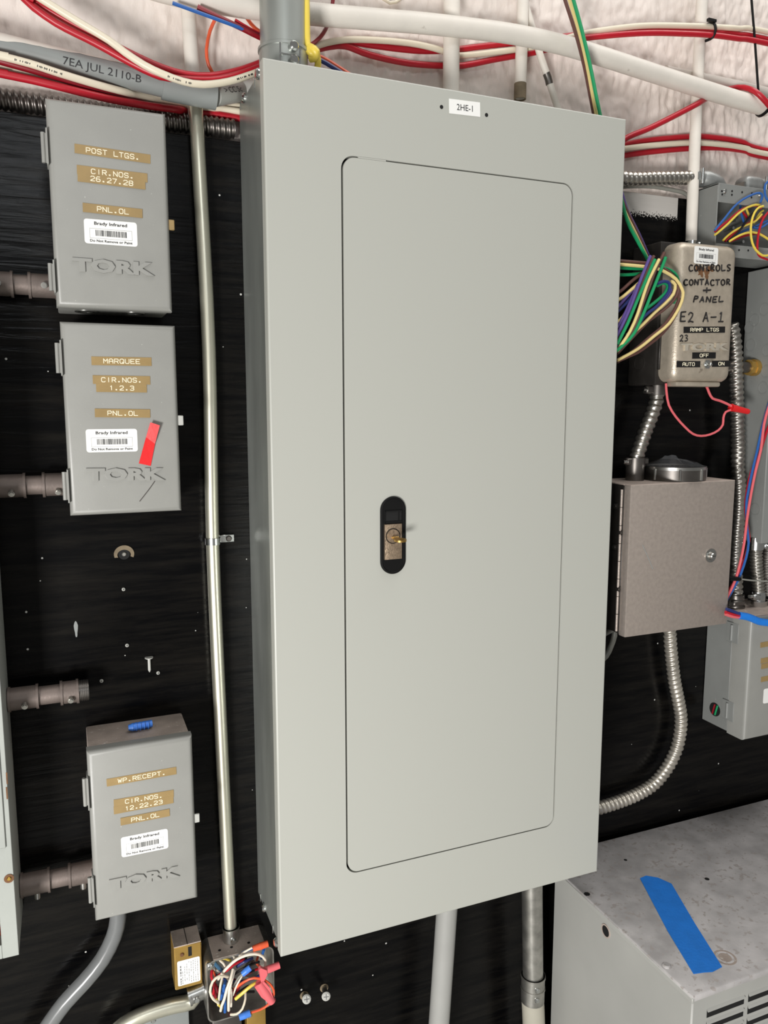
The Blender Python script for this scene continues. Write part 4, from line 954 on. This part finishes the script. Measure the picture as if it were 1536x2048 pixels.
part('top_seam', box(rx0+.0185, rx0+.0195, ry, 0, rz1+.0004, rz1+.0009), 'dark_steel', t)

jx0, jx1, jz0, jz1, jy = -.0845, .0125, .655, .751, -.052
t = thing('junction_box', 'open square steel junction box stuffed with coloured wires', 'junction box', ((jx0+jx1)/2, 0, jz0))
def jwalls():
    I = rrect(jx0+.002, jx1-.002, jz0+.002, jz1-.002, .010, 5); O = rrect(jx0, jx1, jz0, jz1, .012, 5); n = len(I)
    vs = [V((x, 0, z)) for x, z in O]+[V((x, jy, z)) for x, z in O]+[V((x, jy, z)) for x, z in I]+[V((x, -.004, z)) for x, z in I]
    fs = [(a*n+i, a*n+(i+1) % n, (a+1)*n+(i+1) % n, (a+1)*n+i) for a in range(3) for i in range(n)]+[tuple(range(3*n, 4*n)), tuple(range(n))]
    return vs, fs
part('walls', jwalls(), 'scuffed_steel', t, None, 30)
part('dusty_top', box(jx0+.011, jx1-.011, jy+.001, -.001, jz1-.0005, jz1+.0006), 'timer_dusty', t, 'grimy dusty top')
for p in ((jx0+.007, jz1-.008), (jx1-.008, jz0+.008)):
    e = part('ear', box(p[0]-.006, p[0]+.006, jy-.0005, jy+.003, p[1]-.006, p[1]+.006, .001, 1), 'steel', t); part('ear_screw', screw_head((p[0], jy-.0005, p[1]), (0, -1, 0), .0042, .003), 'zinc', e)
part('inner_locknut', cyl((-.01, -.006, .685), (-.01, -.004, .685), .013, 20), 'dark_steel', t)
for x in (-.062, -.045, -.02): part('small_hole', cyl((x, -.035, jz1), (x, -.035, jz1+.0009), .0022, 10), 'void', t)
cj = crop(320, 1800, 4.04)
JW = [
 ('white', [(590, 410, -.03), (590, 440, -.045), (600, 470, -.055)], .0018), ('white', [(610, 410, -.03), (612, 450, -.045), (612, 490, -.055)], .0018),
 ('white', [(470, 640, -.05), (530, 560, -.058), (620, 480, -.062), (720, 440, -.066), (800, 440, -.066), (850, 480, -.064), (850, 540, -.058), (820, 580, -.05)], .0024),
 ('white', [(590, 560, -.058), (570, 640, -.066), (540, 720, -.068), (520, 800, -.066), (500, 850, -.064), (490, 895, -.058)], .0024),
 ('white', [(600, 570, -.058), (575, 660, -.068), (560, 740, -.07), (555, 830, -.068), (555, 890, -.06)], .0026),
 ('cream', [(550, 620, -.06), (480, 615, -.066), (425, 660, -.066), (405, 740, -.066), (430, 800, -.066), (470, 830, -.06)], .0022),
 ('cream', [(510, 600, -.056), (490, 680, -.064), (480, 760, -.064), (470, 850, -.056)], .002),
 ('cream', [(690, 740, -.056), (690, 800, -.064), (665, 880, -.068), (620, 920, -.066), (570, 925, -.06)], .002),
 ('orange', [(600, 720, -.06), (680, 660, -.068), (760, 630, -.072), (850, 650, -.074), (905, 700, -.074), (920, 760, -.074), (880, 840, -.072), (810, 885, -.07), (730, 910, -.07)], .0021),
 ('yellow', [(610, 800, -.066), (680, 740, -.07), (740, 690, -.07), (800, 655, -.066)], .0028),
 ('red', [(425, 540, -.045), (415, 620, -.055), (440, 690, -.055), (430, 760, -.05)], .0024), ('red', [(470, 610, -.05), (540, 570, -.058), (600, 520, -.056), (680, 480, -.05)], .0022),
 ('darkred', [(440, 680, -.05), (460, 740, -.055), (440, 790, -.05)], .0036), ('darkred', [(590, 740, -.05), (660, 680, -.058), (720, 640, -.055)], .0022),
 ('blue', [(510, 700, -.058), (500, 760, -.062), (490, 800, -.058)], .0028), ('blue', [(530, 650, -.055), (515, 720, -.06), (525, 830, -.058), (525, 905, -.052)], .0026),
 ('navy', [(620, 540, -.05), (680, 500, -.054), (750, 470, -.05)], .0024), ('black', [(600, 600, -.05), (660, 560, -.056), (740, 520, -.054), (800, 500, -.048)], .0022),
 ('black', [(590, 690, -.05), (650, 620, -.058), (700, 590, -.056), (760, 570, -.05)], .0024), ('brown', [(560, 720, -.05), (640, 640, -.056), (700, 560, -.054), (760, 490, -.05)], .0022),
 ('orange', [(790, 460, -.04), (780, 510, -.05), (810, 540, -.045)], .0022), ('yellow', [(430, 480, -.04), (500, 470, -.05), (570, 490, -.045)], .002),
 ('teal', [(430, 490, -.045), (460, 530, -.054), (500, 570, -.05)], .0034), ('white', [(470, 480, -.045), (510, 510, -.055), (530, 545, -.05)], .002),
 ('blue', [(660, 430, -.05), (700, 410, -.058), (750, 390, -.06)], .0024), ('white', [(640, 450, -.05), (690, 415, -.06), (745, 385, -.062)], .0018),
 ('gray', [(590, 700, -.056), (640, 620, -.064), (670, 600, -.066)], .0016), ('blue', [(820, 470, -.03), (830, 430, -.04), (840, 400, -.046)], .0026),
 ('black', [(620, 760, -.05), (700, 700, -.058), (780, 680, -.055)], .0018), ('black', [(560, 560, -.045), (620, 500, -.05), (700, 470, -.045)], .0022),
 ('navy', [(440, 600, -.035), (520, 640, -.044), (620, 660, -.04), (740, 640, -.035), (820, 600, -.03)], .0024), ('black', [(430, 720, -.03), (520, 700, -.042), (640, 740, -.04), (760, 740, -.034)], .0024),
 ('darkred', [(600, 640, -.036), (640, 700, -.046), (600, 780, -.044), (560, 850, -.036)], .0022), ('white', [(440, 560, -.04), (500, 590, -.05), (560, 660, -.052), (580, 760, -.05), (575, 860, -.044)], .0018),
 ('orange', [(420, 560, -.034), (450, 620, -.046), (430, 690, -.04)], .002), ('red', [(640, 620, -.046), (700, 600, -.054), (780, 560, -.05), (840, 560, -.044)], .0022),
 ('yellow', [(460, 800, -.05), (470, 840, -.056), (500, 870, -.05)], .0022), ('white', [(700, 560, -.05), (660, 620, -.06), (620, 690, -.062), (590, 770, -.058)], .0016),
]
names = {'darkred': 'dark red', 'navy': 'navy blue', 'teal': 'blue-gray'}
for cn, pts, r in JW:
    later('jbox', 'wire', path(pts, -.055, cj), r*.82, cn, '%s %s wire %s the open junction box' % ('long looping' if len(pts) > 5 else 'bent' if len(pts) > 3 else 'short', names.get(cn, cn), 'bulging out of' if max(-p[2] for p in pts) > .06 else 'stuffed deep into'), 'wire', 'wires in the junction box', .006)
# white wire wraps on dark wires
for i in range(4):
    a, b = P(*cj(668+i*10, 545-i*4), -.066), P(*cj(682+i*8, 510-i*2), -.066)
for nm, lab, col, (a, b), d, r in (('splice_cap', 'orange-red splice cap at the upper edge of the open junction box', 'w_orange', ((750, 395), (872, 352)), -.062, .0048),
                   ('splice_cap', 'blue splice cap in the middle of the open junction box', 'blue_plug', ((665, 600), (730, 545)), -.068, .0046),
                   ('splice_cap', 'blue splice cap on the orange wire below the junction box', 'blue_plug', ((640, 950), (728, 912)), -.07, .005),
                   ('splice_cap', 'winged pink splice cap poking out beside the junction box', 'w_pink', ((800, 590), (965, 525)), -.072, .0052),
                   ('splice_cap', 'long pink splice cap leaning over the junction box corner', 'w_pink', ((800, 660), (905, 820)), -.074, .0064)):
    a, b = P(*cj(*a), d), P(*cj(*b), d); dd = (b-a).normalized(); s = V((0, -1, 0)).cross(dd)
    g = [cyl(a, a.lerp(b, .5), r*.85, 12, r), cyl(a.lerp(b, .5), b, r, 12, r*.92)]
    if 'winged' in lab: g.append(prism([a-s*.011, a.lerp(b, .12)-s*.012, a.lerp(b, .35)-s*.003, a.lerp(b, .35)+s*.004, a.lerp(b, .1)+s*.011, a+s*.009], V((0, -.006, 0))))
    if 'long' in lab: g.append(prism([a-s*.008, a.lerp(b, .5)-s*.008, a.lerp(b, .9)-s*.004, a.lerp(b, .9)+s*.004, a.lerp(b, .4)+s*.008, a+s*.006], V((0, -.004, 0))))
    solo(nm, join(*g), col, lab, 'splice cap')
# conduit leaving the junction box to the left
t = thing('conduit', 'silver conduit bending away from the junction box towards the floor', 'conduit', P(230, 2060, -.024))
je = V((jx0, -.024, .690)); cg = crop(200, 1900, 4.267)
pts = [je+V((-.012, 0, -.003))]+path([(780, 440), (640, 470), (480, 515), (330, 570), (200, 640), (100, 740), (40, 860), (0, 1060), (-20, 1400), (-25, 2000)], -.024, cg)
part('pipe', tube(pts, .0108, 22, .008), 'emt', t)
c = connector(t, je+V((.001, 0, 0)), je+V((-.022, 0, -.004)), .0135, 'steel', None); part('set_screw', screw_head(je+V((-.012, -.0135, -.003)), (0, -1, 0), .0045, .003), 'zinc', c)
# partly visible boxes along the bottom edge
def small(name, label, x0, x1, z0, z1, dep, m, top=None):
    t = thing(name, label, 'box', ((x0+x1)/2, 0, z0))
    b = part('body', box(x0, x1, -dep, 0, z0, z1, .002, 2), m, t)
    part('top_cover', box(x0+.001, x1-.001, -dep+.001, 0, z1-.001, z1+.0006), top or m, t)
    part('screw', screw_head(((x0+x1)/2-.01, -dep, z1-.012), (0, -1, 0), .0035, .002), 'zinc', t)
    return t
a, b = P(505, 2012, -.03), P(535, 2003, -.03)
small('relay_box', 'second brass-coloured box tucked under the junction box', -.0255, .0035, .585, .6445, -(-.032), 'brass', 'timer_dusty')
small('cover_box', 'dark gray small box under the junction box', -.075, -.032, .58, .638, .03, 'dark_steel')
a = P(*cg(560, 560), -.035)
t = small('cover_box', 'pale gray small box under the bending silver conduit', -.185, -.105, .58, .664, .012, 'pvc_gray')

# ================================================================== RED AND CREAM CABLES
def cable(name_label, pts, m, r=.0042, group=None):
    pts = list(pts)                                # carry on along the wall past the picture's edges
    if pts[0].x < -.26: d = pts[0]-pts[1]; d.y = 0; d.z *= .5; pts.insert(0, pts[0]+d.normalized()*.4)
    if pts[-1].x > .86 and pts[-1].z > pts[-2].z-.02 and pts[-1].y > -.045: d = pts[-1]-pts[-2]; d.y = 0; d.z = 0; pts.append(pts[-1]+d.normalized()*.4)
    return later('top', 'cable', pts, r, m, name_label, 'cable', group, .01, 12)
c7 = crop(0, 0, 5.12)
ca = crop(400, 0, 3.072)
hid = [(545, 122, -.034), (590, 108, -.03)]
cable('red cable, lower of the pair swooping past the gray plastic conduit', path([(0, -30, -.054), (47, 0, -.054), (112, 46, -.054), (190, 86, -.054), (264, 127, -.056), (305, 147, -.059), (339, 156, -.0605), (420, 160, -.058), (474, 150, -.049), (515, 136, -.0365), (565, 119, -.022), (620, 103, -.013), (650, 95, -.007), (690, 92, 0), (740, 110, .008), (820, 127, .010), (905, 132, .0135), (940, 129, .0135), (984, 120, .0125), (1029, 112, .0125), (1064, 106, .011), (1100, 97, .009), (1136, 82, -.002), (1207, 72, -.019), (1297, 66, -.032), (1386, 68, -.0355), (1430, 71, -.0355), (1475, 77, -.034), (1545, 89, -.03)], -.05), 'red')
cable('red cable, upper of the pair swooping past the gray plastic conduit', path([(10, -34, -.047), (64, 0, -.047), (135, 41, -.047), (210, 81, -.047), (271, 112, -.05), (325, 136, -.053), (372, 149, -.0535), (420, 152, -.054), (474, 142, -.040), (515, 128, -.028), (565, 109, -.014), (620, 93, -.005), (650, 87, 0), (690, 83, .007), (740, 90, .010), (800, 98, .010), (850, 102, .0125), (904, 100, .0135), (962, 93, .0125), (1029, 86, .012), (1075, 83, .010), (1136, 72, 0), (1207, 66, -.012), (1297, 60, -.0235), (1386, 62, -.0265), (1430, 65, -.0265), (1475, 69, -.025), (1545, 81, -.021)], -.05), 'red')
CP = [path([(30, -36, -.060), (86, 0, -.060), (152, 41, -.060), (217, 80, -.061), (250, 105, -.064), (288, 130, -.068), (325, 148, -.069), (366, 163, -.068), (406, 169, -.066), (457, 163, -.058), (508, 147, -.046), (530, 138, -.036), (560, 127, -.030), (620, 97, -.021), (665, 83, -.010), (715, 79, .002), (800, 84, .006), (850, 92, .004), (880, 100, .0), (905, 110, .0135), (940, 110, .0135), (1000, 103, .004), (1040, 98, .002), (1080, 91, .0), (1110, 84, .0), (1163, 68, -.008), (1230, 57, -.02), (1297, 51, -.0295), (1386, 52, -.0315), (1430, 54, -.0315), (1475, 57, -.029), (1545, 66, -.025)], -.06)]
CC = [cable('cream cable swooping down beside the upper red pair', CP[0], 'cream', .0042)]
CP.append(path([(-60, 98, -.058), (0, 112, -.058), (59, 127, -.058), (117, 146, -.056), (176, 164, -.05), (234, 180, -.04), (300, 196, -.016), (366, 209, .006), (420, 215, .006), (480, 223, .007), (540, 232, .008)], -.03))
CC.append(cable('upper cream cable of the run below the printed gray conduit', CP[1], 'cream', .0042))
cable('dark red cable between the two cream cables below the printed gray conduit', path([(-60, 106, -.049), (0, 122, -.049), (59, 138, -.049), (117, 155, -.046), (176, 175, -.041), (234, 191, -.031), (290, 202, -.014), (345, 212, .006), (400, 216, .0138), (480, 229, .0138), (540, 239, .0138)], -.034), 'darkred', .0042)
cable('lower cream cable of the run below the printed gray conduit', path([(-60, 116, -.042), (0, 133, -.042), (59, 149, -.042), (98, 159, -.04), (156, 172, -.03), (220, 179, -.012), (298, 188, .003), (379, 199, .0135), (430, 205, .0138), (480, 213, .0138), (540, 222, .0138)], -.03), 'cream', .004)
cable('lowest bright red cable passing just over the POST LTGS timer box', path([(-60, 133, -.05), (0, 147, -.05), (59, 159, -.05), (117, 173, -.05), (176, 188, -.047), (234, 201, -.038), (300, 212, -.022), (339, 217, -.008), (390, 225, .005), (440, 230, .004), (485, 238, .004), (540, 247, .006)], -.04), 'red', .0044)
cable('red cable rising from the panelboard side across the white vertical conduit', path([(1225, 298, -.02), (1255, 275, -.024), (1300, 256, -.028), (1360, 226, -.030), (1396, 207, -.031), (1418, 194, -.015), (1440, 185, -.007), (1462, 177, -.009), (1488, 175, -.026), (1510, 183, -.046), (1525, 196, -.052), (1540, 213, -.053), (1552, 230, -.053)], -.03), 'red', .0044)
cable('upper red cable of the pair running from the panelboard side', path([(1215, 296, .0125), (1250, 289, .0125), (1300, 280, .0125), (1380, 273, .0125), (1420, 274, .0125), (1480, 283, .0125), (1545, 303, .0125)], .01), 'red', .0044)
cable('cream cable between the red pair leaving the panelboard side', path([(1215, 300, .004), (1250, 297, .004), (1300, 291, .004), (1380, 286, .004), (1440, 289, .004), (1490, 296, .004), (1545, 310, .004)], .01), 'cream', .0042)
cable('lower red cable of the pair running from the panelboard side', path([(1215, 317, .012), (1250, 311, .012), (1300, 304, .0125), (1380, 297, .0135), (1440, 296, .0135), (1490, 302, .0135), (1545, 317, .0135)], .01), 'red', .0044)
cable('thin gray cable under the ribbed conduit at the panelboard side', path([(1215, 378, -.006), (1252, 373, -.006), (1300, 373, -.006), (1340, 379, -.006), (1375, 390, -.006), (1380, 420, -.006)], -.006), 'gray', .0034)
# cable ties
a = P(1421, 62, -.033)
solo('cable_tie', join(tube([a+V((-.002, .008, .012)), a+V((.001, -.004, .011)), a+V((.003, -.0075, 0)), a+V((.001, -.004, -.011)), a+V((-.002, .008, -.012))], .0021, 6, .004), box(a.x-.012, a.x+.004, a.y-.008, a.y-.003, a.z+.0105, a.z+.0145)), 'black_plastic', 'black cable tie holding the red cables to the white vertical conduit', 'cable tie')
solo('cable_tie', tube(path([(1501, -40), (1503, 0), (1508, 60), (1511, 100), (1517, 188)], -.03), .0019, 8, .02), 'black_plastic', 'long black cable tie tail hanging down the white wall', 'cable tie')
a = P(1528, 215, -.031)
solo('cable_tie', ringwall(a+V((-.002, 0, .001)), a+V((.0025, 0, -.001)), .0158, .0133, 24), 'black_plastic', 'black cable tie around the end of the long white sagging pipe', 'cable tie')

# small wires top centre
solo('wire', tube(path([(345, 6, -.052), (400, 26, -.052), (470, 52, -.05), (520, 72, -.04), (570, 92, -.03)], -.05), .0022, 8, .02), 'w_blue', 'blue wire under the white sagging pipe beside the thick conduit', 'wire')
solo('wire', tube(path([(395, 14, -.046), (440, 36, -.048), (490, 60, -.046), (522, 76, -.04), (570, 96, -.03)], -.05), .0034, 8, .02), 'w_darkred', 'dark red wire crossing to the thick galvanized conduit', 'wire')
solo('wire', tube(path([(470, 40, -.044), (500, 58, -.042), (530, 72, -.036), (570, 90, -.03)], -.05), .002, 8, .02), 'w_red', 'thin red wire crossing to the thick galvanized conduit', 'wire')
solo('wire', tube(path([(440, 10, .006), (432, 35, .004), (420, 62, 0), (413, 100, -.002), (417, 130, 0), (430, 152, .004), (445, 175, .008)], 0), .0022, 8, .012), 'w_orange', 'orange wire hanging in a bow left of the thick conduit', 'wire')
solo('wire', tube(path([(485, 18, 0), (495, 38, -.004), (512, 58, -.01), (540, 75, -.015)], 0), .0024, 8, .012), 'w_orange', 'short orange wire slipping behind the thick conduit', 'wire')
later('top', 'wire', path([(668, -20, -.004), (665, 8, -.004), (656, 48, -.01), (640, 75, -.024), (618, 92, -.034), (598, 98, -.038)], 0), .0026, 'darkred', 'dark red wire hanging right of the thick conduit', 'wire')
solo('wire', tube(path([(755, -12, .01), (780, 6, .012), (800, -2, .012), (805, -20, .012)], .01), .0022, 8, .012), 'w_cream', 'small loop of cream wire at the wall top', 'wire')
solo('wire', tube(path([(612, -20, -.085), (613, 30, -.087), (614, 80, -.088), (617, 102, -.09), (626, 108, -.092), (634, 112, -.09), (636, 128, -.085), (632, 150, -.08)], -.09), .0042, 10, .008), 'w_yellow', 'yellow wire hugging the thick galvanized conduit', 'wire')
solo('wire', tube(path([(612, 98, -.085), (622, 96, -.092), (632, 104, -.095), (630, 114, -.09), (620, 116, -.085)], -.09), .0052, 10, .006), 'w_yellow', 'knotted yellow wire loop at the thick conduit connector', 'wire')
solo('wire', tube(path([(614, 112, -.03), (640, 120, -.03), (665, 134, -.03), (690, 150, -.03)], -.03), .003, 8, .01), 'w_navy', 'navy blue wire emerging behind the yellow loop', 'wire')
solo('wire', tube(path([(616, 106, -.026), (645, 116, -.026), (672, 132, -.026), (700, 150, -.026)], -.03), .003, 8, .01), 'w_orange', 'orange wire emerging behind the yellow loop', 'wire')
# three coloured wires falling from above, top right
dn = lambda l, Y: path(l, Y)
GW = [('brown', [(1122, -30), (1130, 0), (1150, 62), (1168, 130), (1183, 205), (1196, 270), (1222, 350), (1244, 400), (1262, 440), (1285, 490), (1297, 522)], -.056, 'brown'),
      ('straw', [(1131, -30), (1139, 0), (1158, 62), (1174, 130), (1188, 205), (1204, 280), (1228, 360), (1248, 420), (1270, 466), (1292, 512), (1300, 530)], -.063, 'pale yellow'),
      ('green', [(1139, -30), (1147, 0), (1164, 62), (1180, 130), (1195, 205), (1212, 280), (1236, 370), (1254, 440), (1275, 482), (1298, 524)], -.071, 'green'),
      ('purple', [(1135, -34), (1143, -4), (1162, 58), (1178, 130), (1193, 205), (1210, 280), (1236, 360), (1254, 420), (1276, 465), (1296, 510)], -.049, 'purple')]
for cn, pts, Y, nm in GW:
    later('top', 'wire', path(pts, Y), .0026, cn, '%s wire falling from above past the panelboard corner' % nm, 'wire')
settle('top', .0185)
def print_marks(cab, pts, r, spans):
    p = smooth(pts, .004); rnd = random.Random(11); gs = []
    for x0, x1 in spans:
        for i in range(len(p)-1):
            a, b = p[i], p[i+1]; q = a-CAM; px = 768+FPX*q.dot(CR)/q.dot(CF)
            if not x0 < px < x1: continue
            d = (b-a).normalized(); nrm = (CAM-a).normalized(); nrm = (nrm-d*d.dot(nrm)).normalized(); u = d.cross(nrm)
            for k in range(3):
                if rnd.random() < .25: continue
                c = a+d*(k*.0013)+nrm*(r*.93); hh = rnd.choice((.0008, .0011))
                gs.append(prism([c-u*hh, c+d*.0008-u*hh, c+d*.0008+u*hh, c+u*hh], nrm*(r*.12)))
    part('printed_marks', join(*gs), 'ink', cab, 'small dark printed marks', 0)
print_marks(CC[0]['obj'], CC[0]['final'], .0042, ((330, 385), (470, 500)))
print_marks(CC[1]['obj'], CC[1]['final'], .0042, ((20, 118),))
# coil of wires beside the ramp timer
K = crop(1200, 450, 4.357)
CW = [('purple', [(440, 270), (430, 290), (385, 400), (330, 540), (280, 680), (220, 820), (140, 980)], -.125), ('brown', [(470, 270), (455, 300), (410, 400), (350, 560), (290, 730), (200, 930), (140, 1010)], -.123),
      ('green', [(480, 300), (460, 340), (400, 480), (340, 620), (290, 740), (240, 860), (150, 1040)], -.128), ('straw', [(515, 300), (500, 330), (430, 470), (380, 610), (330, 770), (260, 930), (160, 1080)], -.128),
      ('brown', [(560, 240), (540, 280), (480, 400), (430, 540), (375, 680), (320, 850), (240, 1000), (140, 1100)], -.126), ('green', [(572, 280), (555, 330), (500, 470), (440, 620), (380, 770), (300, 940), (220, 1030), (130, 1110)], -.130),
      ('straw', [(150, 345), (200, 345), (350, 358), (470, 372), (560, 405), (660, 470), (715, 560), (722, 620), (690, 720), (600, 860), (470, 970), (330, 1080), (150, 1180)], -.118),
      ('brown', [(150, 312), (240, 318), (380, 330), (480, 345), (600, 410), (670, 490), (690, 600), (660, 720), (560, 870), (430, 980), (300, 1090), (150, 1195)], -.114),
      ('green', [(150, 372), (260, 378), (390, 380), (500, 370), (580, 380), (650, 420), (680, 480), (685, 560), (640, 680)], -.110),
      ('navy', [(500, 510), (560, 490), (605, 510), (600, 580), (540, 660), (470, 730), (380, 800), (280, 960), (160, 1090)], -.120), ('straw', [(620, 490), (655, 520), (640, 600), (570, 680), (470, 770), (370, 870), (270, 960), (150, 1100)], -.119),
      ('brown', [(660, 520), (680, 570), (640, 660), (540, 750), (430, 830), (330, 930), (150, 1120)], -.117), ('green', [(500, 530), (550, 505), (590, 530), (560, 600), (470, 680), (390, 740)], -.115),
      ('brown', [(150, 600), (200, 560), (270, 495), (340, 440), (400, 410), (480, 390)], -.112), ('straw', [(150, 660), (200, 625), (300, 540), (380, 470), (460, 420)], -.112), ('purple', [(150, 720), (220, 640), (300, 550), (380, 470)], -.110),
      ('navy', [(150, 760), (220, 690), (300, 600), (360, 540)], -.108), ('green', [(150, 435), (220, 434), (290, 430), (380, 420)], -.106), ('straw', [(150, 850), (200, 800), (260, 700), (310, 600)], -.114), ('purple', [(150, 900), (210, 790), (270, 660), (330, 520)], -.118),
      ('brown', [(150, 1190), (260, 1140), (330, 1110), (430, 1040), (540, 950), (620, 850), (680, 740), (712, 640)], -.112), ('purple', [(150, 1060), (220, 1010), (300, 930), (400, 840), (500, 740), (580, 640), (620, 560)], -.113)]
cn2 = {'straw': 'pale yellow', 'navy': 'dark blue'}
kinds = ['taut diagonal']*6+['outer loop']*3+['inner loop']*4+['back strand']*7+['outer loop', 'inner loop']
for (cn, pts, Y), kd in zip(CW, kinds):
    later('coil', 'wire', path(pts, Y, K), .0024, cn, '%s wire, %s of the coil hung beside the RAMP LTGS box' % (cn2.get(cn, cn), kd), 'wire', 'wires in the coil beside the ramp timer')
# wires in the wireway
WW = [('blue', [(340, 960), (370, 920), (480, 790), (600, 640), (720, 540), (860, 470), (950, 450), (990, 490), (960, 580)], -.078), ('red', [(340, 980), (370, 950), (520, 830), (680, 690), (800, 640), (900, 620), (970, 660)], -.070),
      ('yellow', [(340, 1020), (370, 1000), (520, 870), (650, 740), (780, 650), (900, 610), (955, 622)], -.074), ('yellow', [(1000, 630), (940, 650), (880, 720), (838, 850), (830, 1000), (850, 1130), (900, 1230), (990, 1305), (1080, 1300)], -.085),
      ('red', [(1080, 700), (1000, 800), (950, 940), (925, 1080), (920, 1240), (960, 1320), (1080, 1365)], -.082), ('yellow', [(450, 1100), (520, 1030), (650, 940), (820, 870), (900, 830), (980, 740)], -.060),
      ('red', [(480, 1110), (600, 1000), (760, 880), (880, 830), (1000, 770)], -.058), ('blue', [(540, 1100), (640, 1020), (760, 960), (900, 900), (1080, 820)], -.056), ('blue', [(860, 920), (960, 930), (1080, 850)], -.062),
      ('black', [(520, 1110), (650, 990), (740, 880), (800, 790), (920, 670)], -.062), ('yellow', [(540, 1110), (620, 1060), (700, 1020), (800, 992), (930, 1000), (1080, 1090)], -.072), ('darkred', [(560, 1110), (700, 1050), (820, 1020), (960, 1010), (1080, 1090)], -.068),
      ('blue', [(1085, 280), (1030, 330), (1020, 430), (1040, 520), (1085, 580)], -.082), ('blue', [(690, 600), (690, 700), (720, 800), (740, 860)], -.045), ('yellow', [(760, 640), (790, 720), (820, 780)], -.045), ('red', [(700, 690), (760, 760), (800, 830)], -.043),
      ('yellow', [(870, 860), (920, 780), (960, 720), (1000, 690)], -.052), ('navy', [(680, 940), (760, 850), (840, 760)], -.05)]
wk = ['long arc out of', 'long arc out of', 'long arc out of', 'big hanging loop of', 'big hanging loop of', 'low strand in', 'low strand in', 'low strand in', 'short strand in', 'low strand in', 'flat bow across', 'flat bow across', 'bow over the edge of', 'short tail in the back of', 'short tail in the back of', 'short tail in the back of', 'middle strand in', 'middle strand in']
for (cn, pts, Y), kd in zip(WW, wk):
    later('wireway', 'wire', path(pts, Y, cw), .0018, cn, '%s wire, KD the open wireway'.replace('KD', kd) % {'darkred': 'dark red', 'navy': 'navy blue'}.get(cn, cn), 'wire', 'wires in the open wireway')

settle('coil', -.092); settle('wireway', -.006); settle('jbox', -.006)
# ================================================================== SMALL THINGS ON THE BLACK BOARD
def board_screw(px, py, label, r=.0036, l=.006, grp=None):
    c = P(px, py, 0); t = thing('screw', label, 'screw', c, grp)
    part('shank', cyl(c, c+V((0, -l, 0)), r*.5, 10), 'dark_steel', t)
    h = part('head', screw_head(c+V((0, -l, 0)), (0, -1, -.1), r, .002), 'pvc_pale', t); part('drive_slot', slot(c+V((0, -l-.002, 0)), (0, -1, -.1), r*.6), 'void', h)
for p in ((247, 1178), (254, 1290), (316, 1345), (203, 1361)): board_screw(*p, 'small screw in the black board above the WP.RECEPT box', .0024, .001, 'small screws in the black board')
def anchor(px, py, px2, py2, label):
    a = P(px2, py2, 0); b = P(px, py, -.026); t = thing('screw', label, 'screw', a, 'anchor screws below the panelboard')
    part('shank', cyl(a, b, .0042, 14), 'scuffed_steel', t); d = (b-a).normalized(); h = part('head', screw_head(b, d, .0068, .003), 'pvc_pale', t); part('drive_slot', slot(b+d*.003, d, .004), 'ink_gray', h)
    part('washer', ringwall(a+V((0, -.0002, 0)), a+V((0, -.0014, 0)), .0068, .004), 'bare_wood', t, 'torn wood around the hole')
anchor(613, 1998, 608, 1990, 'long screw sticking out of the black board, lower of two below the panelboard')
anchor(652, 1992, 648, 1975, 'long screw sticking out of the black board, upper of two below the panelboard')
# loose nail-like screw on board
a, b = P(298, 1316, -.003), P(299, 1340, -.002)
solo('nail', join(cyl(a, b, .002, 10), cyl(b, b+(b-a)*.18, .002, 10, .0004), cyl(a-(b-a)*.06, a, .0055, 14)), 'pvc_pale', 'pale short nail lying flat against the black board', 'nail')
c = P(248, 1108, 0)
t = thing('hole_plug', 'worn round wooden hole ring in the black board below MARQUEE box', 'hole', c)
part('ring', prism([c+V((math.cos(math.radians(a))*.0128, -.0002, math.sin(math.radians(a))*.0118)) for a in range(-25, 206, 15)]+[c+V((math.cos(math.radians(a))*.0085, -.0002, math.sin(math.radians(a))*.007-.001)) for a in range(205, -26, -15)], (0, -.0012, 0)), 'bare_wood', t, 'worn bare crescent'); part('hole', cyl(c+V((0, -.0003, 0)), c+V((0, -.0012, 0)), .0072, 20), 'void', t); part('centre_screw', screw_head(c+V((0, -.001, 0)), (0, -1, 0), .003, .002), 'scuffed_steel', t)
c = P(152, 1258, 0)
solo('paint_chip', prism([c+V((math.cos(a)*.0022*(1+.3*math.sin(3*a)), -.0002, math.sin(a)*.011)) for a in [i*2*PI/14 for i in range(14)]], (0, -.0004, 0)), 'pvc_gray', 'bare scraped patch in the black board paint', 'paint chip', sa=0)
print('objects', len(bpy.data.objects))
